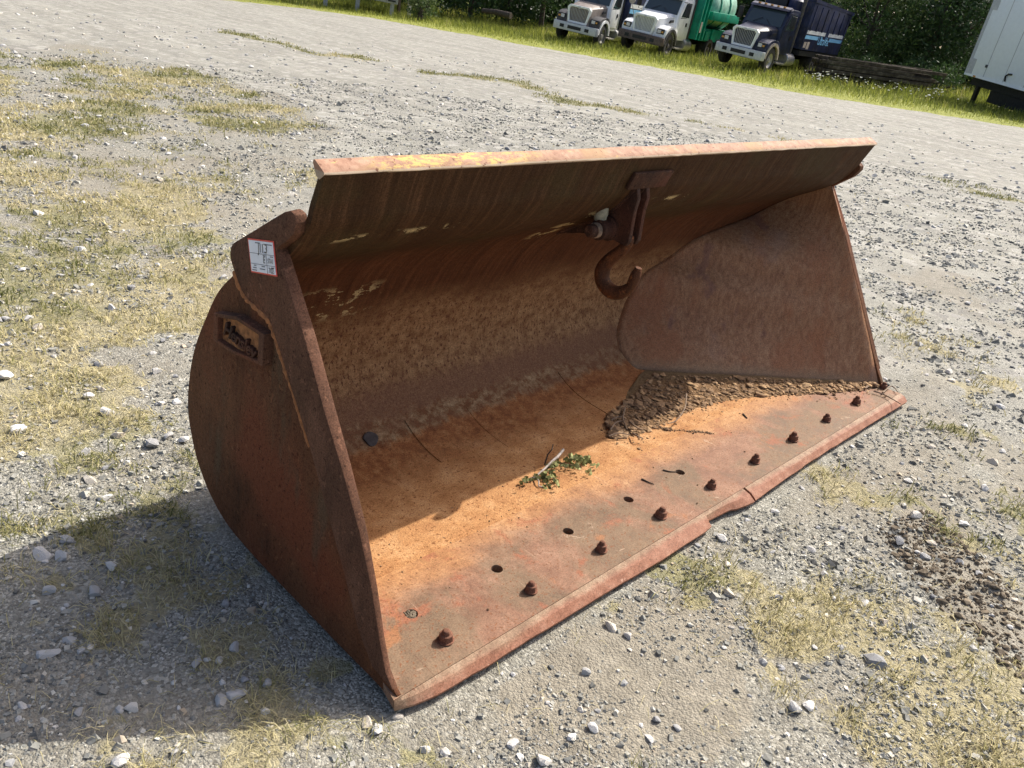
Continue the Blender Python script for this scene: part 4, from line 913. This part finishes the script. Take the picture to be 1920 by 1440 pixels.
def truck(name, label, u, v, D, turn, roll, cab, hood, fender, arch, bumper, rim):
    q, rz = basis(u, v, D, turn); root = tag(empty(name, (q[0], q[1], q[2]-.70), (0, R(roll), rz)), label, 'truck', 'trucks parked on the verge')
    B = lambda mb, n_, m_, p_=root, **k_: mb.build(n_, M[m_], p_, **k_)
    B(MB().box(-.42, -.30, .3, 8.2, .62, .86).box(.30, .42, .3, 8.2, .62, .86).box(-.4, .4, 1.0, 1.2, .45, .65), 'frame', 'black_plastic')
    # bumper
    poly = [(-1.2, .16), (-1.16, .02), (-.7, -.02), (.7, -.02), (1.2, .0), (1.2, .16), (.9, .2), (-.9, .2)]
    poly = [(-1.2, .14), (-1.14, .03), (-.75, -.01), (.75, -.01), (1.14, .03), (1.2, .14), (1.2, .28), (-1.2, .28)]
    bp = B(MB().prism_z(poly, .50, .86), 'bumper', bumper, bevel=.015)
    for x0, x1 in ((-.78, -.56), (-.36, .36), (.56, .78)): B(MB().box(x0, x1, -.022, .02, .60, .75), 'slot_shade_panel', 'black_plastic', bp)  # black panels standing proud, painting the dark inside of the bumper slots
    # hood
    def sec(y_, wt, wb, zt, zb, c_): return [(-wb, y_, zb), (-wb*.98, y_, zb+(zt-zb)*.55), (-wt, y_, zt-c_), (-wt*.8, y_, zt), (wt*.8, y_, zt), (wt, y_, zt-c_), (wb*.98, y_, zb+(zt-zb)*.55), (wb, y_, zb)]
    hd = B(MB().loft([sec(.26, .52, .60, 1.62, .86, .07), sec(.42, .58, .66, 1.70, .86, .07), sec(1.0, .68, .74, 1.80, .86, .09), sec(1.78, .86, .90, 1.92, .86, .12)]), 'hood', hood, smooth=True, angle=35)
    for sx in (-1, 1): B(MB().prism_x([(1.05, 1.50), (1.5, 1.56), (1.5, 1.66), (1.15, 1.64)], sx*.84 if sx > 0 else -.90, .90 if sx > 0 else -.84), 'hood_vent', 'black_plastic', hd)
    # grille
    gz = lambda t: .92+.72*t
    def gx(t): return .45+.13*t
    outl = [(-gx(0)-.05, .88), (gx(0)+.05, .88), (gx(1)+.06, 1.56), (gx(1)-.06, 1.68), (-gx(1)+.06, 1.68), (-gx(1)-.06, 1.56)]
    inl = [(-gx(0)+.03, .97), (gx(0)-.03, .97), (gx(1)-.06, 1.50), (gx(1)-.14, 1.59), (-gx(1)+.14, 1.59), (-gx(1)+.06, 1.50)]
    gr_ = B(MB().loft([[(x_, .30, z) for x_, z in outl], [(x_, .17, z) for x_, z in outl], [(x_, .17, z) for x_, z in inl], [(x_, .28, z) for x_, z in inl]], cap=False), 'grille_surround', 'white_paint', bevel=.012)
    B(MB().prism_z([(-.5, .262), (.5, .262), (.5, .30), (-.5, .30)], .95, 1.6), 'grille_back', 'black_plastic', gr_)
    for i in range(13):
        x0 = -.5+1.0*i/12; zt = 1.58-(.07 if abs(x0) > .44 else 0)-(.06 if abs(x0) < .04 else 0); xb = x0*.86
        B(MB().loft([[(xb-.007, .20, .97), (xb+.007, .20, .97), (xb+.007, .25, .97), (xb-.007, .25, .97)], [(x0-.007, .20, zt), (x0+.007, .20, zt), (x0+.007, .25, zt), (x0-.007, .25, zt)]]), 'grille_bar', 'chrome', gr_)
    B(MB().lathe([(.05, .158), (.058, .17), (.058, .2)], 14, 'y', (0, 0, 1.60)), 'emblem', 'chrome', gr_)
    # fenders with wheel arches, lamps
    arc_ = [(1.00+.62*math.cos(t), .54+.62*math.sin(t)) for t in np.linspace(R(15), R(165), 14)]
    for sx in (-1, 1):
        prof_ = [(1.66, .70), (1.66, 1.25), (1.42, 1.36), (1.05, 1.40), (.60, 1.34), (.34, 1.20), (.26, 1.02), (.27, .86), (.36, .82)]+arc_[::-1]
        f_ = B(MB().prism_x(prof_, sx*.60 if sx > 0 else -1.16, 1.16 if sx > 0 else -.60), 'fender', fender, bevel=.04, seg=2)
        ar = [(1.00+(.62+.0)*math.cos(t), .54+.62*math.sin(t)) for t in np.linspace(R(5), R(175), 16)]; ar2 = [(1.00+.74*math.cos(t), .54+.74*math.sin(t)) for t in np.linspace(R(175), R(5), 16)]
        B(MB().prism_x(ar+ar2, sx*1.10 if sx > 0 else -1.21, 1.21 if sx > 0 else -1.10), 'arch_trim', arch, f_)
        h_ = B(MB().prism_x([(.235, 1.0), (.25, 1.22), (.32, 1.23), (.32, .99)], .70*sx if sx > 0 else -1.08, 1.08 if sx > 0 else -.70), 'headlight', 'black_plastic', bevel=.01)
        B(MB().box(min(.74*sx, .92*sx), max(.74*sx, .92*sx), .222, .26, 1.03, 1.18), 'lens', 'lens', h_)
        B(MB().box(min(.95*sx, 1.07*sx), max(.95*sx, 1.05*sx), .226, .27, 1.06, 1.13), 'turn_lamp', 'amber', h_)
    # cab
    cb = B(MB().prism_x([(1.72, .80), (1.72, 1.86), (2.14, 2.60), (2.34, 2.72), (3.22, 2.70), (3.32, 2.55), (3.34, .80)], -1.0, 1.0), 'cab', cab, bevel=.045)
    ws = B(MB().loft([[(-.88, 1.745, 1.90), (.88, 1.745, 1.90), (.82, 2.105, 2.54), (-.82, 2.105, 2.54)], [(-.88, 1.70, 1.91), (.88, 1.70, 1.91), (.82, 2.07, 2.56), (-.82, 2.07, 2.56)]]), 'windshield', 'glass')
    B(MB().tube([(-.5, 1.69, 1.95), (-.1, 1.80, 2.18)], .012, 5).tube([(.35, 1.69, 1.95), (.1, 1.78, 2.14)], .012, 5), 'wiper', 'black_plastic', ws)
    B(MB().prism_x([(2.06, 2.63), (1.94, 2.60), (2.05, 2.69), (2.3, 2.77)], -.95, .95), 'visor', cab)
    for i in range(5): B(MB().box(-.62+.31*i-.05, -.62+.31*i+.05, 2.10, 2.2, 2.715, 2.765), 'roof_lamp', 'amber')
    for sx in (-1, 1):
        X0, X1 = (1.0, 1.022) if sx > 0 else (-1.022, -1.0)
        dr = B(MB().prism_x([(1.80, .95), (1.80, 1.86), (2.2, 2.56), (3.0, 2.58), (3.02, .95)], X0, X1), 'door', cab, bevel=.006)
        X0, X1 = (1.022, 1.03) if sx > 0 else (-1.03, -1.022)
        B(MB().prism_x([(1.98, 1.86), (2.28, 2.48), (2.92, 2.50), (2.94, 1.86)], X0, X1), 'window', 'glass', dr)
        B(MB().box(min(X0, X1), max(X0, X1)+.02, 2.72, 2.86, 1.45, 1.62), 'handle', 'black_plastic', dr)
        mr = B(MB().box(min(1.2*sx, 1.42*sx), max(1.2*sx, 1.42*sx), 1.86, 1.96, 1.95, 2.45), 'mirror', 'black_plastic', bevel=.02)
        B(MB().tube([(1.0*sx, 1.95, 2.5), (1.28*sx, 1.92, 2.52), (1.30*sx, 1.92, 1.85), (1.0*sx, 1.95, 1.8)], .016, 6), 'bracket', 'black_plastic', mr)
        B(MB().box(min(.62*sx, 1.1*sx), max(.62*sx, 1.1*sx), 2.0, 2.9, .42, .48), 'step', 'rim')
        B(MB().lathe([(.27, 0), (.30, .03), (.30, .85), (.27, .88)], 20, 'y', (.86*sx, 3.0, .62)), 'fuel_tank', 'tank', smooth=True)
        wheel(root, 1.02*sx, 1.00, .53, .29, rim, sx)
        for yy in (6.3, 7.6): wheel(root, .92*sx, yy, .53, .56, 'rim_dark', sx)
    B(MB().tube([(-1.0, 1.0, .52), (1.0, 1.0, .52)], .09, 8).box(-.5, .5, .5, 1.6, .5, .8), 'axle', 'black_plastic')
    B(MB().tube([(.92, 3.52, .9), (.92, 3.52, 3.3)], .09, 10), 'exhaust_stack', 'rim_dark', smooth=True)
    return root, B
# right: navy truck with a navy vacuum box
t3, B = truck('vacuum_truck', 'dark navy truck with blue striped box, rightmost of the three trucks', 1382, 94, 40, 25, 4.0, 'navy_paint', 'navy_paint', 'navy_paint', 'fender_tan', 'bumper_grey', 'rim')
bxp = MB().prism_x([(4.0, 1.15), (4.0, 3.25), (9.4, 3.05), (9.2, 1.10)], -1.22, 1.22); bx3 = B(bxp, 'debris_box', 'navy_box', bevel=.02)
B(MB().prism_x([(3.94, 3.20), (3.94, 3.34), (9.46, 3.14), (9.46, 3.0)], -1.27, 1.27), 'top_rail', 'navy_box', bx3)
for i in range(7): y_ = 4.3+i*.78; B(MB().box(1.222, 1.26, y_, y_+.08, 2.0, 3.1-.037*(y_-4)), 'rib', 'navy_box', bx3)
for (ya, yb, za, zb, m_) in ((4.1, 6.55, 1.86, 2.02, 'white_paint'), (4.05, 5.75, 1.64, 1.80, 'stripe_blue'), (6.95, 9.1, 1.86, 2.02, 'white_paint'), (7.25, 9.08, 1.64, 1.80, 'stripe_blue')):
    B(MB().prism_x([(ya, za), (ya+.04, zb), (yb, zb), (yb-.06, za)], 1.222, 1.232), 'stripe', m_, bx3)
tm = text_mesh('UltraVac', .56, .15, .004, 0, .9)
for v in tm.vertices: v.co = Vector((1.233+v.co.z, 6.55+v.co.x*.86, 1.62+v.co.y))
tm.materials.clear(); link('lettering', tm, M['stripe_blue'], bx3)
B(MB().box(1.222, 1.23, 4.15, 4.45, 1.25, 1.5), 'placard', 'fender_tan', bx3); B(MB().box(1.222, 1.23, 4.55, 4.85, 1.2, 1.52), 'placard', 'fender_tan', bx3)
B(MB().box(-.75, .1, 3.45, 3.95, 2.3, 3.15), 'filter_housing', 'black_plastic', bevel=.05); B(MB().lathe([(.30, 0), (.36, .1), (.36, .9), (.25, 1.0)], 18, 'z', (.45, 3.72, 2.2)), 'filter_drum', 'navy_box', smooth=True)
B(MB().tube([(.2, 3.7, 3.1), (.2, 3.7, 3.4), (.2, 4.1, 3.5), (.2, 4.4, 3.3)], .12, 10), 'suction_hose', 'black_plastic', smooth=True)
B(MB().box(-1.2, 1.2, 4.0, 9.2, .88, 1.1), 'sub_frame', 'black_plastic')
# middle: white truck with a green hopper and tank
t2, B = truck('hopper_truck', 'white truck with a green tank body, middle of the three trucks', 1197, 68, 42, 25, 4.0, 'white_paint', 'white_paint', 'white_paint', 'fender_grey', 'bumper_brown', 'rim_dark')
hp = B(MB().box(-1.22, 1.22, 3.7, 5.0, .95, 4.2), 'hopper', 'green_paint', bevel=.02)
for y_ in (3.72, 4.15, 4.6): B(MB().box(1.222, 1.34, y_, y_+.1, .95, 4.1), 'rib', 'green_paint', hp)
B(MB().box(1.10, 1.45, 4.9, 9.0, 1.95, 2.35), 'side_beam', 'green_paint', hp, bevel=.02)
B(MB().lathe([(.3, 0), (.9, .25), (1.12, .6), (1.15, 1.0), (1.15, 3.6), (1.0, 4.0), (.3, 4.2)], 28, 'y', (.1, 5.1, 2.55)), 'tank_body', 'pale_green', smooth=True, angle=50)
for y_ in (6.2, 7.6): B(MB().lathe([(1.16, 0), (1.20, .02), (1.20, .1), (1.16, .12)], 28, 'y', (.1, y_, 2.55)), 'tank_band', 'green_paint', smooth=True)
B(MB().box(-1.1, 1.1, 5.0, 9.2, .9, 1.5), 'tank_cradle', 'green_paint'); B(MB().box(1.0, 1.2, 5.3, 5.9, .95, 1.4).box(1.0, 1.2, 6.2, 6.6, 1.0, 1.5), 'tool_box', 'green_paint')
B(MB().box(1.341, 1.352, 3.9, 4.1, 1.3, 1.8), 'placard', 'fender_tan', hp)
B(MB().lathe([(.02, 0), (.16, .01), (.16, .05), (.02, .06)], 18, 'y', (-1.38, 1.2, 2.12)).tube([(-1.38, 1.24, 2.0), (-1.05, 1.3, 1.3)], .015, 6), 'round_mirror', 'fender_tan')
# left: white and black truck with a navy body
t1, B = truck('box_truck', 'white truck with black fenders and navy body, leftmost of the three trucks', 1075, 51, 43, 23, 4.0, 'white_paint', 'hood_brown', 'fender_grey', 'white_paint', 'bumper_grey', 'rim')
bx1 = B(MB().box(-1.22, 1.22, 3.75, 9.0, .95, 3.3), 'body_box', 'navy_box', bevel=.02)
B(MB().box(1.222, 1.232, 3.9, 8.8, 1.75, 1.95), 'stripe', 'stripe_blue', bx1); B(MB().box(1.222, 1.232, 3.9, 8.8, 2.0, 2.2), 'stripe', 'white_paint', bx1)
B(MB().lathe([(.25, 0), (.30, .05), (.30, .7), (.25, .75)], 16, 'z', (.7, 3.55, 1.0)), 'air_tank', 'navy_box', smooth=True)

# white box trailer at the right edge
q, rz = basis(1806, 137, 44, 0)
qr = spot(1960, 164, 40.5); dv = Vector((qr[0]-q[0], qr[1]-q[1], 0)).normalized(); rz = math.atan2(dv.y, dv.x)
trl = tag(empty('box_trailer', (q[0], q[1], q[2]-1.18), (0, R(4.2), rz)), 'white box trailer standing at the right edge beyond the grass', 'trailer')
Bt = lambda mb, n_, m_, p_=trl, **k_: mb.build(n_, M[m_], p_, **k_)
bd = Bt(MB().box(0, 9.5, 0, 2.5, 1.2, 4.5), 'body', 'trailer_white', bevel=.02)
Bt(MB().box(-.012, .16, -.012, .12, 1.2, 4.5), 'corner_post', 'bumper_grey', bd); Bt(MB().box(.02, .42, -.016, .02, 1.24, 1.86), 'corner_plate', 'bumper_grey', bd)
Bt(MB().box(.0, 9.5, -.02, .1, 1.14, 1.23), 'bottom_rail', 'trailer_white', bd); Bt(MB().box(.0, .42, -.016, .02, 3.85, 4.3), 'corner_plate', 'bumper_grey', bd)
Bt(MB().prism_x([(-.005, 1.62), (-.012, 1.62), (-.012, 1.74), (-.005, 1.74)], 1.05, 1.2), 'placard', 'fender_grey', bd)
for i in range(7): Bt(MB().box(1.15+i*1.2, 1.19+i*1.2, -.006, .01, 1.24, 4.45), 'panel_seam', 'bumper_grey', bd)
for i in range(3): Bt(MB().box(.6+i*3.4, .75+i*3.4, -.035, -.02, 1.15, 1.21), 'marker_lamp', 'amber', bd)
Bt(MB().box(.3, 9.2, .25, 2.2, .80, 1.13), 'underframe', 'black_plastic'); Bt(MB().box(1.6, 5.6, .3, 2.1, .30, .79), 'underbody_box', 'black_plastic')  # second black box fills the space below the underframe
for x_, y_ in ((.75, .35), (.75, 2.1)): Bt(MB().box(x_-.08, x_+.08, y_-.08, y_+.08, .05, 1.05).box(x_-.2, x_+.2, y_-.18, y_+.18, .0, .06), 'landing_leg', 'black_plastic')
Bt(MB().tube([(2.5, -.03, 1.3), (2.45, -.05, 1.5), (2.55, -.05, 1.6), (2.75, -.05, 1.62)], .035, 6), 'air_line', 'black_plastic')
for yy in (.3, 2.2): w_ = wheel(trl, 6.5, yy, .5, .5, 'rim_dark', -1); w_.rotation_euler = (0, 0, R(90))

# stack of weathered timbers
qa, qb = spot(1532, 112, 42), spot(1770, 146, 45); dv = Vector((qb[0]-qa[0], qb[1]-qa[1], 0)); L_ = dv.length; ang = math.atan2(dv.y, dv.x); dn = Vector((-dv.y, dv.x, 0)).normalized()
ORD = ['lowest', 'second lowest', 'third lowest', 'middle', 'third highest', 'second highest', 'topmost']
for row in range(7):
    for c_ in range(4):
        ln = L_*(rng.uniform(.80, 1.02)-.02*row); xo = rng.uniform(-.1, .5)+.06*row; h_ = .185; wd = .34
        o = MB().box(0, ln, 0, wd-.05, 0, rng.uniform(.125, .16)).build('timber', M['timber'], None, bevel=.01, seg=1)
        o.location = Vector((qa[0], qa[1], max(-.12, qa[2]-1.12)+row*h_+.02))+dv.normalized()*xo+dn*(c_*wd+rng.uniform(-.11, .11)); o.rotation_euler = (rng.uniform(-.04, .04), rng.uniform(-.008, .008), ang+rng.uniform(-.022, .022))
        tag(o, 'weathered grey timber, %s in the %s layer of the long stack' % (('front one', 'second from the front', 'third from the front', 'rearmost')[c_], ORD[row]), 'timber', 'stacked timbers')
# white wild flowers in front of the timbers
n = 90; t = rng.random(n); c = [spot(1500+290*a_, 150+28*a_+rng.normal(0, 3), 37+4*rng.random()) for a_ in t]
P = np.array([(q[0]+rng.normal(0, .25), q[1]+rng.normal(0, .25), rng.uniform(.25, .62)) for q in c]); s = rng.uniform(.025, .06, n)
fo = link('wild_flowers', rocks('wild_flowers', P, s, .45, ICO_V, ICO_F, M['flower'], rng.random(n), .3), M['flower']); tag(fo, 'white wild flowers growing in front of the timber stack', 'flowers', kind='stuff')
mb = MB()
for q in P: mb.tube([(q[0], q[1], -.02), (q[0], q[1], q[2])], .006, 3)
tag(mb.build('stems', M['branch_leaf'], fo), kind='stuff')

# pale low panel and post far left
q = spot(722, 3, 46); a = math.atan2(q[0]-CAM[0], q[1]-CAM[1])
cp_ = tag(empty('storage_container', (q[0], q[1], 0), (0, R(3), -a)), 'pale old storage container half hidden at the top left', 'container')
MB().box(-3.4, .62, 0, 2.4, .62, 3.0).build('body', M['concrete'], cp_, bevel=.02); MB().box(.1, .5, -.02, .02, .70, .78).build('vent', M['black_plastic'], cp_)
for x_ in (-3.0, -1.4, .35): MB().box(x_-.1, x_+.1, .1, .4, -.1, .63).build('support_block', M['concrete'], cp_)
for u in (748, 768):
    q = spot(u, 10, 47); tag(MB().box(-.07, .07, -.07, .07, -.2, 2.6).build('fence_post', M['bark'] if u < 760 else M['concrete'], None), 'dark wooden post beside the pale container' if u < 760 else 'pale post right of the dark wooden post', 'post').location = (q[0], q[1], 0)
q = spot(958, 30, 48); q2 = spot(905, 20, 49)
tag(MB().tube([tuple(q), tuple((q+q2)/2+np.array([0, 0, .05])), tuple(q2)], [.17, .15, .13], 10).build('log', M['bark'], None, smooth=True), 'fallen brown log lying in the tall grass left of the trucks', 'log')

# trees
def tree(name, u, D, h, rad, low, nleaf, label, group, size=.2, tone=.45):
    q = spot(u, 40, D); root = tag(empty(name, (q[0], q[1], 0)), label, 'tree', group)
    mb = MB(); lean = rng.normal(0, .25, 2)
    tp = [(lean[0]*t*t, lean[1]*t*t, h*.8*t-.15*(t == 0)) for t in np.linspace(0, 1, 7)]; mb.tube(tp, list(np.linspace(.17, .05, 7)), 8); mb.build('trunk', M['bark'], root, smooth=True)
    ncl = 34; cc = rng.normal(size=(ncl, 3)); cc /= np.linalg.norm(cc, axis=1)[:, None]; cc *= rng.uniform(.45, 1., (ncl, 1))**.6
    zc = (h+low)/2; cc = cc*np.array([rad, rad, (h-low)/2])+np.array([0, 0, zc])
    lb = MB()
    for c in cc[:9]: lb.tube([tp[3], tuple((np.array(tp[3])+c)/2+np.array([0, 0, -.15])), tuple(c)], [.06, .04, .015], 5)
    lb.build('limb', M['bark'], root, smooth=True)
    per = nleaf//ncl; ctr = np.repeat(cc, per, 0); n = len(ctr)
    P = ctr+rng.normal(size=(n, 3))*np.array([.62, .62, .42])*(rad/2.4)
    P[:, 2] = np.maximum(P[:, 2], .1)
    Rm = rand_rot(n); L = size*rng.uniform(.6, 1.3, n)[:, None, None]
    base = np.array([(-1, 0, 0), (0, -.42, .1), (1, 0, 0), (0, .42, .1)])*.6
    V = np.einsum('nij,kj->nki', Rm, base)*L+P[:, None]
    me = mesh_np('crown', V.reshape(-1, 3), np.arange(n*4).reshape(-1, 4))
    tn = np.clip(np.repeat(rng.normal(tone, .16, ncl), per)+rng.normal(0, .15, n), 0, 1); attr(me, 'rnd', np.repeat(tn, 4))
    link('crown', me, M['leaf'], root)
GTREE = 'trees along the far edge of the yard'
for (u, D, h, rad, low, nl, lab, tone) in (
    (600, 60, 7, 2.6, .5, 3600, 'leafy tree far left behind the pale container', .45),
    (690, 57, 7.5, 2.6, .6, 3600, 'leafy tree above the pale container and posts', .45),
    (800, 54, 6, 2.3, .2, 4200, 'dense tree right behind the pale posts', .5),
    (880, 53, 7, 2.4, .2, 4600, 'dark tree left of the fallen log', .4),
    (950, 54, 7, 2.4, .1, 4600, 'dark tree standing behind the fallen log', .35),
    (1015, 53, 7, 2.3, .1, 4600, 'dark tree just left of the leftmost truck', .4),
    (1100, 60, 8, 2.8, .4, 3400, 'dark tree behind the leftmost truck', .4),
    (1220, 60, 8, 2.8, .4, 3200, 'dark tree behind the middle truck', .4),
    (1330, 60, 8, 2.8, .4, 3200, 'dark tree between the middle and right truck', .4),
    (1460, 61, 8, 2.8, .4, 3200, 'dark tree behind the navy truck cab', .4),
    (1570, 58, 8, 2.7, .4, 3800, 'tree right behind the navy box', .5),
    (1640, 52, 6.5, 2.2, .3, 6200, 'bright green tree just right of the navy box', .72),
    (1705, 54, 7.5, 2.4, .3, 5600, 'dark green tree above the middle of the timber stack', .42),
    (1765, 53, 7, 2.3, .2, 5600, 'dark tree above the right end of the timber stack', .36),
    (1825, 55, 7.5, 2.5, .3, 4600, 'dark tree partly hidden by the white trailer', .4),
    (1900, 60, 8, 2.8, .4, 2600, 'tree behind the white trailer', .4)):
    tree('broadleaf_tree', u, D, h, rad, low, nl, lab, GTREE, tone=tone)
tree('willow_shrub', 788, 45.5, 1.5, .7, .1, 1500, 'pale green shrub beside the pale post at the top left', 'shrubs', .12, 1.0)
for u, D, hh_ in ((1655, 47, 1.3), (1745, 49, 1.6), (1800, 47, 1.5)):
    tree('low_shrub', u, D, hh_, .9, .1, 1300, {1655: 'low shrub behind the middle of the timber stack', 1745: 'low shrub behind the right end of the timber stack', 1800: 'low shrub left of the white trailer corner'}[u], 'shrubs', .14, .55)
# the wood behind them, one dark mass
n = 90000; az_ = YAW+np.radians(rng.uniform(-62, 75, n)); DD = rng.uniform(63, 78, n); uu = np.degrees(az_)*25
P = np.stack([CAM[0]+np.sin(az_)*DD, CAM[1]+np.cos(az_)*DD, DD*0], 1); P[:, 2] = rng.random(n)*11*(.75+.5*fbm(uu*.012, uu*0, 501, 3))
base = np.array([(-1, 0, 0), (0, -.5, .12), (1, 0, 0), (0, .5, .12)])*.5
V = np.einsum('nij,kj->nki', rand_rot(n), base)*rng.uniform(.5, 1.2, n)[:, None, None]+P[:, None]
me = mesh_np('woodland', V.reshape(-1, 3), np.arange(n*4).reshape(-1, 4)); attr(me, 'rnd', np.repeat(np.clip(rng.normal(.32, .16, n), 0, 1), 4))
tag(link('woodland', me, M['leaf']), 'dark wood closing the view behind the parked trucks', 'wood', kind='stuff')
